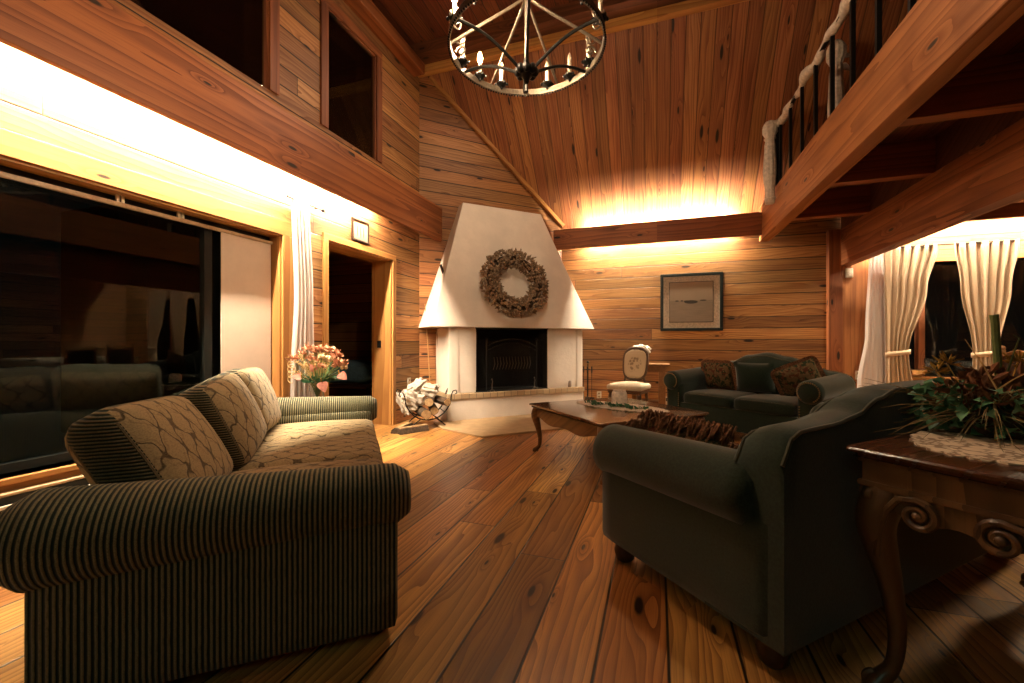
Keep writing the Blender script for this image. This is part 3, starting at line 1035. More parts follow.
b.build('cross_bar', M['iron'], t)
MR = Matrix.Translation((WX, WY, 0)) @ Matrix.Rotation(rad(40), 4, 'Z')


def log_at(x, z, r, ln, rot, label, seed):
    rr = random.Random(seed)
    m = MR @ Matrix.Translation((x, rr.uniform(-.03, .03), z)) @ Matrix.Rotation(rad(rot), 4, 'Z')
    t = thing('firewood_log', label, 'log')
    t.matrix_world = m
    k = 12
    sh = [r * rr.uniform(.85, 1.1) for _ in range(k)]
    rows = [[(sh[i] * math.cos(2 * PI * i / k), y, sh[i] * math.sin(2 * PI * i / k)) for i in range(k)] for y in (-ln / 2, -ln / 4, 0, ln / 4, ln / 2)]
    MB().rings(rows).build('bark', M['bark'], t, angle=60)
    for y, s in ((-ln / 2, -1), (ln / 2, 1)):
        MB().rings([[(sh[i] * .93 * math.cos(2 * PI * i / k), y + s * e, sh[i] * .93 * math.sin(2 * PI * i / k)) for i in range(k)] for e in (-.004, .003)]).build('end_grain', M['logend'], t, smooth=False)


log_at(-.06, .185, .065, .46, 4, 'dark log at the bottom of the iron cradle', 1)
log_at(.09, .215, .055, .44, -6, 'thin log beside the bottom log in the iron cradle', 2)
log_at(.17, .325, .050, .48, 12, 'log leaning at the fireplace end of the iron cradle', 3)
log_at(.05, .33, .06, .42, -14, 'upper dark log across the middle of the iron cradle', 4)


def paper_roll(loc, rot, size, label, seed):
    t = MB()
    m = Matrix.Translation(loc) @ Matrix.Rotation(rad(rot[2]), 4, 'Z') @ Matrix.Rotation(rad(rot[1]), 4, 'Y') @ Matrix.Rotation(rad(rot[0]), 4, 'X')
    rr = random.Random(seed)
    ph = [rr.uniform(0, 6) for _ in range(4)]

    def cr(p, q):
        k = 1 + .13 * math.sin(q[0] * 6 + ph[0] + q[2] * 3) + .11 * math.sin(q[1] * 7 + ph[1]) + .1 * math.sin(q[2] * 6 + ph[2] + q[1] * 3)
        return p * k
    t.rbox((0, 0, 0), size, min(size) * .3, 9, m, cr)
    return tag(t.build('newspaper_wad', M['paper'], angle=30), label, 'newspaper')


L2 = lambda x, y, z: tuple(MR @ Vector((x, y, z)))
paper_roll(L2(-.17, -.02, .36), (10, 25, 40), (.24, .20, .17), 'crumpled newspaper in the middle of the pile in the iron cradle', 1)
paper_roll(L2(-.26, .02, .30), (40, 60, 10), (.26, .16, .14), 'crumpled newspaper hanging over the doorway end of the cradle', 2)
paper_roll(L2(-.12, .03, .50), (0, -30, 70), (.24, .15, .12), 'topmost rolled newspaper on the firewood pile', 3)
paper_roll(L2(.04, .0, .46), (20, 10, 20), (.20, .16, .13), 'crumpled newspaper beside the topmost roll on the firewood pile', 4)
for i, (x, y, rz, lab) in enumerate(((-.22, -.32, 20, 'flat split log on the floor in front of the iron cradle'), (-.32, -.20, 60, 'split log on the floor at the doorway side of the cradle'))):
    m = Matrix.Translation(L2(x, y, .04)) @ Matrix.Rotation(rad(40 + rz), 4, 'Z')
    t = thing('split_log', lab, 'log')
    t.matrix_world = m
    MB().prism([(-.07, -.04), (.07, -.04), (.06, .0), (.02, .03), (-.05, .025)], -.19, .19, lambda a, c, h: (h, a, c)).build('bark', M['bark'], t, smooth=False, bevel=.006)
    MB().box((-.18, -.045, .018), (.18, .012, .034)).build('split_face', M['logend'], t, smooth=False)
for i, (p0, p1, lab) in enumerate((((-2.99, 5.22, 0), (-3.14, 5.28, 1.62), 'taller dry cane leaning in the corner behind the firewood'),
                                   ((-2.88, 5.34, 0), (-3.02, 5.40, 1.28), 'shorter dry cane leaning in the corner behind the firewood'))):
    p0, p1 = Vector(p0), Vector(p1)
    tag(MB().tube([p0 + (p1 - p0) * k / 6 + Vector((.004 * math.sin(k * 2), 0, 0)) for k in range(7)], [.009 - .0006 * k for k in range(7)], 7).build('cane', M['stick']), lab, 'cane')


# ------------------------------------------------------------------ sofas
def roll(b, x0, x1, yc, zc0, zc1, r0, r1, seg=28, ry=1.):
    rows = []
    n = 22
    for i in range(n + 1):
        t = i / n
        x = x0 + (x1 - x0) * t
        r = r0 + (r1 - r0) * t
        e = min(t, 1 - t) * abs(x1 - x0)
        k = 1.
        rd = .035
        if e < rd:
            k = 1 - (1 - math.sqrt(max(0, 1 - (1 - e / rd) ** 2))) * rd / r * .9
        z = zc0 + (zc1 - zc0) * t
        rows.append([(x, yc + ry * r * k * math.cos(2 * PI * a / seg), z + r * k * math.sin(2 * PI * a / seg)) for a in range(seg)])
    # denser rows near the ends
    rows.insert(1, [tuple(Vector(p) * .5 + Vector(q) * .5) for p, q in zip(rows[0], rows[1])])
    b.rings(rows)


def cushion(name, c, size, r, mat, parent, m=None, crown=.03, axis=2, sag=0., sides=None, pipe=None, n=12):
    def df(p, q):
        o = [i for i in range(3) if i != axis]
        k = (1 - abs(q[o[0]]) ** 2.2) * (1 - abs(q[o[1]]) ** 2.2)
        p = p.copy()
        p[axis] += math.copysign(crown * k, q[axis]) * abs(q[axis])
        pin = abs(q[o[0]]) ** 3 * abs(q[o[1]]) ** 3
        p[axis] *= 1 - .18 * pin
        if sag:
            p[2] -= sag * (1 - abs(q[1]) ** 2) * max(q[2], 0)
        return p
    b = MB()
    side = (lambda a, s: 0 if a == axis else 1) if sides else None
    b.rbox(c, size, r, n, m, df, side)
    o = b.build(name, [mat, sides] if sides else mat, parent, angle=60)
    if pipe:
        h = Vector(size) / 2
        oa = [i for i in range(3) if i != axis]
        for sg in ((1, -1) if pipe[1] else (1,)):
            pts = []
            for k in range(48):
                a = 2 * PI * k / 48
                cx, sx = math.cos(a), math.sin(a)
                e = .24
                q = [0, 0, 0]
                q[oa[0]] = math.copysign(abs(cx) ** e, cx) * (h[oa[0]] - r * .25)
                q[oa[1]] = math.copysign(abs(sx) ** e, sx) * (h[oa[1]] - r * .25)
                pin = (abs(cx) ** e * abs(sx) ** e) ** 3
                q[axis] = sg * (h[axis] - r * .42) * (1 - .18 * pin)
                p = Vector(q) + Vector(c)
                pts.append(m @ p if m else p)
            MB().tube(pts, .0065, 6, True).build('piping', pipe[0], o)
    return o


# ribbed sofa by the window; x forward, near arm at -y
nv = Vector((math.cos(rad(40)), math.sin(rad(40)), 0))
lv = Vector((-nv.y, nv.x, 0))
SL, SD = 2.30, 1.0
ctr = Vector((-.87, 1.30, 0)) - nv * SD / 2 + lv * SL / 2
s1 = thing('corduroy_sofa', 'olive and tan ribbed sofa with vine patterned cushions by the picture window', 'sofa', ctr, rad(40))
MB().rbox((-.01, 0, .20), (.95, 1.96, .30), .02, 6).build('base', M['cord_y'], s1)
for sy in (-1, 1):
    b = MB()
    b.rbox((-.015, sy * 1.035, .275), (1.01, .23, .47), .03, 8)
    roll(b, -.575, .535, sy * 1.065, .505, .508, .142, .108)
    b.build('arm', M['cord_x'], s1, angle=60)
MB().rbox((-.43, 0, .31), (.15, 1.86, .50), .05, 8).build('back', M['cord_y'], s1)
for k in (-1, 0, 1):
    cushion('seat_cushion', (.125, k * .607, .385), (.74, .602, .15), .04, M['ogee_seat'], s1, crown=.018, axis=2, sides=M['ogee'], pipe=(M['pipe'], False))
for k in (-1, 0, 1):
    tilt = {-1: -31, 0: -24, 1: -20}[k]
    m = Matrix.Translation(({-1: -.37, 0: -.31, 1: -.315}[k], k * .62 - (.01 if k < 0 else 0), {-1: .625, 0: .655, 1: .67}[k])) @ Matrix.Rotation(rad(tilt), 4, 'Y') @ Matrix.Rotation(rad({-1: -3, 0: 4, 1: -2}[k]), 4, 'X')
    cushion('back_cushion', (0, 0, 0), (.19, .63, .46), .06, M['ogee'], s1, m, crown=.045, axis=0, sides=M['cord_z'], pipe=(M['pipe'], True))
for sx in (-.42, .42):
    for sy in (-1.05, 1.05):
        MB().lathe([(.03, 0), (.035, .02), (.03, .06)], (sx, sy, 0), 12).build('foot', M['dark_wood'], s1)


def camel_sofa(name, label, ctr, rz, L, D, top, arm_z, arm_r, n_seat, nails, arm_len_front=.0):
    t = thing(name, label, 'sofa', ctr, rz)
    hx, hy = D / 2, L / 2
    MB().rbox((0.02, 0, .225), (D - .08, L - .12, .25), .02, 6).build('base', M['green'], t)
    for sy in (-1, 1):
        b = MB()
        b.rbox((.0, sy * (hy - .10), (.10 + arm_z) / 2), (D - .02, .20, arm_z - .10), .03, 8)
        roll(b, -hx + .10, hx + .035, sy * (hy - .085), arm_z + .03, arm_z - .0, arm_r + .005, arm_r)
        a = b.build('arm', M['green'], t, angle=60)
        if nails:
            b = MB()
            for k in range(26):
                th = rad(-60 + k * 11.5) if sy > 0 else rad(240 - k * 11.5)
                b.ball((hx + .035, sy * (hy - .085) + .8 * arm_r * math.cos(th), arm_z + .8 * arm_r * math.sin(th)), .008, (.6, 1, 1), 6, 4)
            b.build('nailhead_trim', M['nail'], a)
            for e in (-.075, .075):
                b = MB()
                for k in range(14):
                    b.ball((hx - .008, sy * (hy - .10) + e, .13 + k * (arm_z - .25) / 14), .008, (.6, 1, 1), 6, 4)
                b.build('nailhead_trim', M['nail'], a)
    # camel back
    rows, crest, rear = [], [], []
    n = 44
    for i in range(n + 1):
        y = hy - .005 - (L - .01) * i / n
        s = hy - y
        h = interp(top, s)
        e = min(i, n - i) / n * L
        h -= .07 * max(0, 1 - e / .06) ** 2
        k = 0
        prof = [(-hx, .11), (-hx, .5), (-hx, h - .035), (-hx + .008, h - .012), (-hx + .03, h), (-hx + .08, h + .004), (-hx + .14, h - .015), (-hx + .185, h - .06), (-hx + .22, h - .16), (-hx + .28, .45), (-hx + .29, .30), (-hx + .29, .11)]
        rows.append([(x, y, z) for x, z in prof])
        rear.append((-hx + .006, y, h - .006))
        crest.append((-hx + .165, y, h - .035))
    bk = MB().rings(rows).build('back', M['green'], t, angle=60)
    MB().tube(rear, .007, 6).build('piping', M['green_pipe'], bk)
    MB().tube(crest, .006, 6).build('piping', M['green_pipe'], bk)
    if nails:
        b = MB()
        for i in range(n):
            for f in (.0, .5):
                p = Vector(rear[i]).lerp(Vector(rear[i + 1]), f)
                b.ball(p + Vector((.045, 0, .012)), .009, (1, 1, .7), 6, 4)
        b.build('nailhead_trim', M['nail'], bk)
    w = (L - .44) / n_seat
    for k in range(n_seat):
        y = -(L - .44) / 2 + w * (k + .5)
        cushion('seat_cushion', (.12, y, .405), (D - .26, w - .006, .15), .045, M['green_seat'], t, crown=.02, axis=2, pipe=(M['green_pipe'], False))
    for sx in (-1, 1):
        for sy in (-1, 1):
            MB().lathe([(.03, 0), (.045, .015), (.052, .05), (.04, .085), (.045, .105)], (sx * (hx - .09), sy * (hy - .09), 0), 16).build('foot', M['dark_wood'], t)
    return t


n2, l2 = Vector((-.70, .714, 0)), Vector((.714, .70, 0))
R2 = Vector((.366, 1.491, 0))
s2c = R2 + n2 * .46 + l2 * 1.0
s2a = math.atan2(n2.y, n2.x)
TOP2 = [(0, .77), (.12, .80), (.28, .805), (.42, .825), (.56, .875), (.70, .905), (1.0, .91), (1.3, .905), (1.5, .85), (1.75, .81), (2.0, .77)]
camel_sofa('camelback_sofa', 'dark green camelback sofa seen from its back corner in front of the sofa table', s2c, s2a, 2.0, .92, TOP2, .53, .125, 2, False)
n3, l3 = Vector((-.6, -.8, 0)), Vector((.8, -.6, 0))
B3 = Vector((.64, 6.29, 0))
s3c = B3 + l3 * .825 + n3 * .45
TOP3 = [(0, .74), (.2, .765), (.4, .83), (.6, .91), (.82, .945), (1.05, .90), (1.25, .82), (1.45, .76), (1.65, .72)]
camel_sofa('camelback_loveseat', 'dark green camelback loveseat with nailhead trim under the framed picture', s3c, math.atan2(n3.y, n3.x), 1.65, .90, TOP3[::-1] and [(1.65 - a, h) for a, h in TOP3[::-1]], .60, .115, 2, True)


def pillow(name, label, m, w, h, th, mat, fringe=None, ruffle=None):
    t = thing(name, label, 'pillow')
    t.matrix_world = m
    N = 14
    b = MB()
    for sg in (1, -1):
        rows = []
        for i in range(N + 1):
            row = []
            for j in range(N + 1):
                u, v = -1 + 2 * i / N, -1 + 2 * j / N
                k = ((1 - abs(u) ** 2.6) * (1 - abs(v) ** 2.6)) ** .55
                pinch = 1 - .07 * (1 - abs(u * v) ** 1.) * (abs(u) > .99 or abs(v) > .99)
                row.append((u * w / 2 * (1 - .05 * (1 - v * v) * abs(u)), sg * th / 2 * k, v * h / 2 * (1 - .05 * (1 - u * u) * abs(v))))
            rows.append(row)
        b.rings(rows, close=False)
    bmesh.ops.remove_doubles(b.bm, verts=b.bm.verts, dist=.0005)
    b.build('cover', mat, t, angle=80)
    b = MB()
    if fringe:
        ln, cnt = fringe
        for side in range(4):
            for i in range(cnt):
                f = -1 + 2 * (i + RND.random()) / cnt
                p, d = {0: ((f * w / 2, 0, h / 2 * .97), (0, 0, 1)), 1: ((f * w / 2, 0, -h / 2 * .97), (0, 0, -1)), 2: ((w / 2 * .97, 0, f * h / 2), (1, 0, 0)), 3: ((-w / 2 * .97, 0, f * h / 2), (-1, 0, 0))}[side]
                if side == 1:
                    continue
                p, d = Vector(p), Vector(d)
                q = p + d * ln * RND.uniform(.5, .9) + Vector((RND.uniform(-.015, .015), RND.uniform(-.05, .06), 0))
                e = q + Vector((RND.uniform(-.015, .015), RND.uniform(-.02, .05), -ln * RND.uniform(.3, 1.0)))
                b.tube([p, q, e], [.004, .006, .0025], 4)
        b.build('fringe', M['fringe'], t)
    elif ruffle:
        rows = []
        for k in range(96):
            a = 2 * PI * k / 96
            cx, sx = math.cos(a), math.sin(a)
            e = .3
            px, pz = math.copysign(abs(cx) ** e, cx), math.copysign(abs(sx) ** e, sx)
            wob = .008 * math.sin(k * 2.1)
            rows.append([Vector((px * w / 2 * .94, .003, pz * h / 2 * .94)), Vector((px * (w / 2 + ruffle), wob, pz * (h / 2 + ruffle))), Vector((px * w / 2 * .94, -.003, pz * h / 2 * .94))])
        b.rings(rows + [rows[0]], caps=False)
        b.build('ruffle', M['fringe'], t)
    return t


def local(ctr, rz):
    return Matrix.Translation(ctr) @ Matrix.Rotation(rz, 4, 'Z')


m2 = local(s2c, s2a)
pillow('fringed_pillow', 'pillow with shaggy rust brown fringe leaning inside the near arm of the dark green sofa', m2 @ Matrix.Translation((.22, .69, .545)) @ Matrix.Rotation(rad(12), 4, 'X'), .50, .20, .13, M['floral'], fringe=(.085, 330))
m3 = local(s3c, math.atan2(n3.y, n3.x))
pillow('throw_pillow', 'ruffled floral pillow at the picture end of the dark green loveseat', m3 @ Matrix.Translation((-.07, -.44, .66)) @ Matrix.Rotation(rad(84), 4, 'Z') @ Matrix.Rotation(rad(14), 4, 'X'), .40, .34, .14, M['floral'], ruffle=.03)
pillow('throw_pillow', 'plain dark green pillow in the middle of the loveseat', m3 @ Matrix.Translation((-.05, .0, .665)) @ Matrix.Rotation(rad(97), 4, 'Z') @ Matrix.Rotation(rad(14), 4, 'X'), .42, .36, .15, M['green'])
pillow('throw_pillow', 'floral pillow tilted against the nailhead arm of the loveseat', m3 @ Matrix.Translation((-.04, .46, .685)) @ Matrix.Rotation(rad(128), 4, 'Z') @ Matrix.Rotation(rad(14), 4, 'X') @ Matrix.Rotation(rad(-26), 4, 'Y'), .40, .34, .14, M['floral'], ruffle=.03)


# ------------------------------------------------------------------ tables
def cabriole(b, base, d, H, k=1.):
    d = Vector(d).normalized()
    prof = [(0., .030, .030), (.03, .034, .032), (.07, .018, .022), (.14, -.006, .018), (.30, -.014, .021), (.5, .0, .028), (.68, .022, .038), (.80, .034, .046), (.90, .022, .050), (1., .0, .048)]
    pts = [Vector(base) + d * (o * k) + Vector((0, 0, z * H)) for z, o, r in prof]
    # resample smoothly
    out, rs = [], []
    for i in range(len(pts) - 1):
        for f in (0, .33, .66):
            p0, p1 = pts[max(i - 1, 0)], pts[i]
            p2, p3 = pts[i + 1], pts[min(i + 2, len(pts) - 1)]
            out.append(.5 * ((2 * p1) + (p2 - p0) * f + (2 * p0 - 5 * p1 + 4 * p2 - p3) * f * f + (3 * p1 - p0 - 3 * p2 + p3) * f ** 3))
            rs.append((prof[i][2] * (1 - f) + prof[i + 1][2] * f) * k)
    out.append(pts[-1])
    rs.append(prof[-1][2] * k)
    b.tube(out, rs, 10)


def scallop(n, L, h0, h1, k):
    """apron outline: flat top at h1, lower edge waved between h0 and deeper"""
    pts = []
    for i in range(n + 1):
        t = i / n
        pts.append((-L / 2 + L * t, h0 - k * (math.sin(PI * t) ** 2) * .55 + k * .45 * abs(math.cos(PI * t)) ** 6 * 0 + k * .3 * math.cos(4 * PI * t)))
    return [(-L / 2, h1)] + pts + [(L / 2, h1)]


def top_slab(b, lx, ly, z0, z1, ogee_=.018):
    prof = [(0, z0), (-.006, z0 + .002), (-.002, z0 + (z1 - z0) * .35), (.012, z0 + (z1 - z0) * .5), (.014, z1 - .008), (.010, z1 - .002), (.0, z1)]
    rows = []
    for o, z in prof:
        hx, hy = lx / 2 + o - .014, ly / 2 + o - .014
        c = .02
        ring = []
        for sx, sy, a0 in ((1, 1, 0), (-1, 1, 90), (-1, -1, 180), (1, -1, 270)):
            for k in range(5):
                a = rad(a0 + 22.5 * k)
                ring.append((sx * (hx - c) + c * math.cos(a), sy * (hy - c) + c * math.sin(a), z))
        rows.append(ring)
    b.rings(rows)


ct = thing('coffee_table', 'square brown coffee table with cabriole legs between the sofas', 'coffee table', (-.385, 3.985, 0), rad(45))
CS = 1.16
b = MB()
top_slab(b, CS, CS, .435, .470)
b.build('top', M['oak_table'], ct, angle=30)
for a in range(4):
    m = Matrix.Rotation(rad(90 * a), 4, 'Z')
    MB().prism(scallop(24, CS - .16, .335, .436, .055), -.012, .012, lambda x, z, h: m @ Vector((x, -(CS / 2 - .055) + h, z))).build('apron', M['oak_apron'], ct, smooth=False)
for sx in (-1, 1):
    for sy in (-1, 1):
        b = MB()
        cabriole(b, (sx * (CS / 2 - .075), sy * (CS / 2 - .075), 0), (sx, sy, 0), .436, .95)
        b.build('leg', M['oak_apron'], ct)
# things on the coffee table
mc = local(Vector((-.385, 3.985, 0)), rad(45))
b = MB()
rows = []
for zz in (.4702, .4735):
    ring = []
    for k in range(96):
        a = 2 * PI * k / 96
        rr = 1 + .035 * math.sin(a * 22)
        ring.append(mc @ Vector((.36 * rr * math.copysign(abs(math.cos(a)) ** .8, math.cos(a)) * .62 + .06, .54 * rr * math.copysign(abs(math.sin(a)) ** .8, math.sin(a)) * 0 + .36 * rr * math.sin(a) * .8, zz)))
    rows.append(ring)
b = MB()
ex, ey = Vector((.89, -.42, 0)).normalized(), Vector((.42, .89, 0)).normalized()
rows = []
for zz in (.4702, .4738):
    rows.append([Vector((-.33, 4.06, zz)) + ex * (.46 * (1 + .03 * math.sin(k * 2.0)) * math.cos(2 * PI * k / 100)) + ey * (.20 * (1 + .04 * math.sin(k * 2.0)) * math.sin(2 * PI * k / 100)) for k in range(100)])
b.rings(rows)
tag(b.build('table_runner', M['lace'], smooth=False), 'oval ecru lace runner lying on the coffee table', 'table runner')
t = thing('candle_jar', 'wide glass jar with an ivory candle on the coffee table runner', 'candle', (-.335, 4.06, .474))
MB().lathe([(.058, 0), (.07, .01), (.072, .10), (.068, .125), (.058, .14), (.060, .15), (.054, .15), (.052, .138), (.064, .10), (.062, .014), (.0, .012)], seg=24).build('jar', M['jar'], t)
MB().lathe([(.0, .014), (.060, .014), (.061, .095), (.0, .092)], seg=20).build('candle', M['candle'], t)
MB().tube([(0, 0, .09), (.002, 0, .108)], .002, 5).build('wick', M['black'], t)
t = thing('ivy_garland', 'green ivy sprig curling around the candle jar', 'garland', (-.335, 4.06, .474))
b, v = MB(), MB()
pts = []
for k in range(40):
    s = -1 + 2 * k / 39
    p = ex * (.30 * s) + ey * (-.095 + .05 * math.sin(k * .55)) + Vector((0, 0, .012))
    pts.append(p)
    for q in range(2):
        b.leaf(p, (RND.uniform(-1, 1), RND.uniform(-1, 1), RND.uniform(.1, .9)), RND.uniform(.03, .05), .03, n=3)
v.tube(pts, .0025, 5)
v.build('stem', M['stalk'], t)
b.build('leaves', M['leaf'], t)

# sofa table behind the near green sofa: x along its length, camera end at -x
TL, TW, TH_ = 1.44, .50, .753
C0, lT, wT = Vector((.556, 1.60, 0)), l2.normalized(), Vector((.70, -.714, 0)).normalized()
tc = C0 + lT * TL / 2 + wT * TW / 2
ta = math.atan2(lT.y, lT.x)
mt = local(tc, ta)
st = thing('sofa_table', 'tall dark carved sofa table with scrolled cabriole legs behind the green sofa', 'table', tc, ta)
b = MB()
top_slab(b, TL, TW, .722, TH_)
b.build('top', M['table'], st, angle=30)
b = MB()
b.box((-TL / 2 + .035, -TW / 2 + .035, .64), (TL / 2 - .035, TW / 2 - .035, .722))
b.build('frieze', M['table_leg'], st, smooth=False, bevel=.004)
b = MB()
for z, r in ((.642, .010), (.714, .008)):
    hx, hy = TL / 2 - .033, TW / 2 - .033
    b.tube([(-hx, -hy, z), (hx, -hy, z), (hx, hy, z), (-hx, hy, z)], r, 6, True)
b.build('moulding', M['table_leg'], st)
for a, L_, off_ in ((0, TL - .14, TW / 2), (180, TL - .14, TW / 2), (90, TW - .12, TL / 2), (270, TW - .12, TL / 2)):
    m = Matrix.Rotation(rad(a), 4, 'Z')
    dn_ = .05 if L_ < .6 else .06
    MB().prism(scallop(24, L_, .585, .645, dn_), -.012, .012, lambda x, z, h: m @ Vector((x, -(off_ - .055) + h, z))).build('apron', M['table_leg'], st, smooth=False)


def spiral(c, r0, turns, plane, sgn, r=.010, start=90):
    pts, rs = [], []
    n = 30
    for i in range(n + 1):
        t = i / n
        a = rad(start) + sgn * 2 * PI * turns * t
        rr = r0 * (1 - t * .86)
        u, w = rr * math.cos(a), rr * math.sin(a)
        pts.append(Vector(c) + plane[0] * u + plane[1] * w)
        rs.append(r * (1 - .35 * t))
    return pts, rs


for sx in (-1, 1):
    for sy in (-1, 1):
        bx, by = sx * (TL / 2 - .09), sy * (TW / 2 - .085)
        b = MB()
        cabriole(b, (bx, by, 0), (sx, sy, 0), .65, 1.12)
        lg = b.build('leg', M['table_leg'], st)
        # C-scrolls on both faces of the knee
        b = MB()
        for pl, fc, dirn in (((Vector((0, 1, 0)), Vector((0, 0, 1))), Vector((sx * (TL / 2 - .032), 0, 0)), Vector((0, -sy, 0))), ((Vector((1, 0, 0)), Vector((0, 0, 1))), Vector((0, sy * (TW / 2 - .032), 0)), Vector((-sx, 0, 0)))):
            base = Vector((bx, by, 0))
            ax = pl[0]
            o_ = ax * (fc.dot(ax))
            ctr_ = (fc + ax * (base.dot(ax) - 0)) if True else fc
            ctr_ = fc + ax * base.dot(ax) + dirn * .085 + Vector((0, 0, .583))
            sg = 1 if dirn.dot(ax) > 0 else -1
            pts, rs = spiral(ctr_, .044, 1.6, pl, -sg, .011)
            lead = [fc + ax * base.dot(ax) + dirn * e + Vector((0, 0, z)) for e, z in ((-.012, .43), (-.004, .50), (.012, .575), (.04, .618))]
            b.tube(lead + pts, [.010] * 4 + rs, 7)
            b.ball(ctr_, .014, u=8, v=6)
            # leaf carving on the outer edge
            for k in range(5):
                b.ball(fc + ax * base.dot(ax) - dirn * (.028 - .003 * k) + Vector((0, 0, .61 - .035 * k)), .017 - .0018 * k, (1, 1, 1.3), 7, 5)
        b.build('scroll_carving', M['table_leg'], lg)
        b = MB()
        d = Vector((sx, sy, 0)).normalized()
        sp, rs = spiral(Vector((bx, by, .03)) + d * .045, .026, 1.2, (d, Vector((0, 0, 1))), -1, .009)
        b.tube(sp, rs, 6)
        b.build('foot_scroll', M['table_leg'], lg)

# lace doily hanging slightly over the end of the sofa table
b = MB()
rows = []
cen = Vector((-.72 + .47, .25 - .235, TH_))
for rad_, dz in ((.02, .0042), (.6, .0042), (.85, .0040), (1., .0036), (1.0, .0004), (.02, .0004)):
    row = []
    for k in range(120):
        a = 2 * PI * k / 120
        sc = 1 + (.05 * abs(math.sin(a * 12)) + .012 * math.sin(a * 40)) * (1 if rad_ >= .85 else 0)
        row.append(mt @ (cen + Vector((.33 * rad_ * sc * math.cos(a), .205 * rad_ * sc * math.sin(a), dz + (.002 * math.sin(a * 24) + .002 if .9 < rad_ and dz > .001 else 0)))))
    rows.append(row)
b.rings(rows)


def lace_mat():
    t = NT('ecru_lace_doily')
    tc_ = t.pos()
    d, c = t.vor(tc_, 55., dim='3D')
    d2, c2 = t.vor(tc_, 17., dim='3D')
    hole = t.f('MULTIPLY', t.step(d, .40, .55), t.step(d2, .38, .5))
    col = t.mix(hole, (.84, .68, .50), (.40, .28, .19))
    t.bump(t.f('SUBTRACT', 1., hole), .5, .003)
    return t.set(Base_Color=col, Roughness=.95, Specular_IOR_Level=.1)


M['doily'] = lace_mat()
tag(b.build('lace_doily', M['doily'], smooth=False), 'oval ecru lace doily under the dried plant on the sofa table', 'doily')

# dried arrangement with ivy
pc = mt @ Vector((-.72 + .60, .25 - .15, TH_ + .0045))
pl = thing('dried_arrangement', 'dried leaf and ivy arrangement with grasses on the lace doily', 'plant', pc)
MB().lathe([(.07, 0), (.10, .02), (.115, .07), (.11, .09), (.09, .085), (.06, .07), (.0, .06)], seg=18).build('basket', M['bark'], pl)
r1 = random.Random(5)


def rdir(r_, zlo, zhi):
    a = r_.uniform(0, 2 * PI)
    z = r_.uniform(zlo, zhi)
    h = math.sqrt(max(0, 1 - z * z))
    return Vector((h * math.cos(a), h * math.sin(a), z))


def ivy(t):
    return [.0, .5, .46, .3, .12, .0][min(5, int(round(t * 5)))]


b, b2 = MB(), MB()
for i in range(420):
    d = rdir(r1, -.15, .55)
    p = Vector((d.x * r1.uniform(.08, .20), d.y * r1.uniform(.08, .20), .05 + r1.uniform(-.03, .12)))
    (b if i % 3 else b2).leaf(p, d + Vector((r1.uniform(-.6, .6), r1.uniform(-.6, .6), r1.uniform(-.5, .3))), r1.uniform(.022, .042), .034, rdir(r1, .2, 1), n=5, shape=ivy)
b.build('ivy_leaves', M['leaf'], pl)
tag(b2.build('ivy_leaves', M['leaf_pale'], pl), 'paler ivy leaves')
b = MB()
for i in range(420):
    d = rdir(r1, .0, 1)
    p = Vector((d.x * r1.uniform(.03, .16), d.y * r1.uniform(.03, .16), .10 + d.z * r1.uniform(.03, .13)))
    b.leaf(p, d * .5 + Vector((r1.uniform(-1, 1), r1.uniform(-1, 1), r1.uniform(-.9, .9))), r1.uniform(.022, .055), r1.uniform(.010, .024), bend=r1.uniform(-.5, .8))
b.build('dried_leaves', M['dry_leaf'], pl)
b = MB()
for i in range(170):
    d = rdir(r1, .05, .75)
    L_ = r1.uniform(.16, .40)
    p0 = Vector((d.x * .03, d.y * .03, .07))
    dr = r1.uniform(.1, .7)
    pts = [p0 + d * L_ * s - Vector((0, 0, 1)) * dr * L_ * s * s for s in (0, .25, .5, .75, 1)]
    if min(q.z for q in pts) < .004:
        pts = [Vector((q.x, q.y, max(q.z, .006 + .01 * r1.random()))) for q in pts]
    b.tube(pts, [.0022, .0024, .002, .0014, .0006], 4)
b.build('grass_blades', M['grass'], pl)
b = MB()
for px_, hz, w_ in ((.02, .415, .011), ):
    b.tube([(px_, .0, .06), (px_ + .002, .0, .2), (px_ - .006, .004, hz - .02), (px_ - .008, .005, hz)], [w_ * .8, w_, w_, w_ * 1.1], 8)
b.tube([(.04, 0, .2), (.06, 0, .28), (.075, .0, .335), (.06, 0, .345)], [.004, .0025, .0018, .001], 5)
b.build('cut_stalk', M['stalk'], pl)
b = MB()
for cx, cy, cz in ((.10, -.02, .235), (.13, .0, .22), (.16, -.03, .20), (-.08, .07, .24), (-.10, .09, .21), (.09, .03, .25)):
    for k in range(26):
        d = rdir(r1, -.2, 1)
        b.leaf(Vector((cx, cy, cz)) + d * .012, d, r1.uniform(.018, .042), .008, n=2)
    b.tube([(cx * .3, cy * .3, .08), (cx * .7, cy * .7, cz * .7), (cx, cy, cz)], .002, 4)
b.build('yellow_blossoms', M['yellow'], pl)
b = MB()
ax = [Vector((-.055, -.12, .002)), Vector((-.05, -.115, .06)), Vector((-.052, -.11, .13)), Vector((-.042, -.105, .165)), Vector((-.07, -.095, .24)), Vector((-.11, -.08, .33))]
b.tube(ax, [.004, .0035, .0035, .003, .002, .001], 5)
b.tube([ax[3], Vector((.0, -.10, .20)), Vector((.04, -.11, .23))], [.003, .002, .001], 5)
b.tube([ax[2], Vector((-.03, -.10, .10)), Vector((.03, -.12, .06)), Vector((.12, -.14, .01))], [.002, .002, .0016, .001], 5)
b.build('pale_twig', M['straw'], pl)

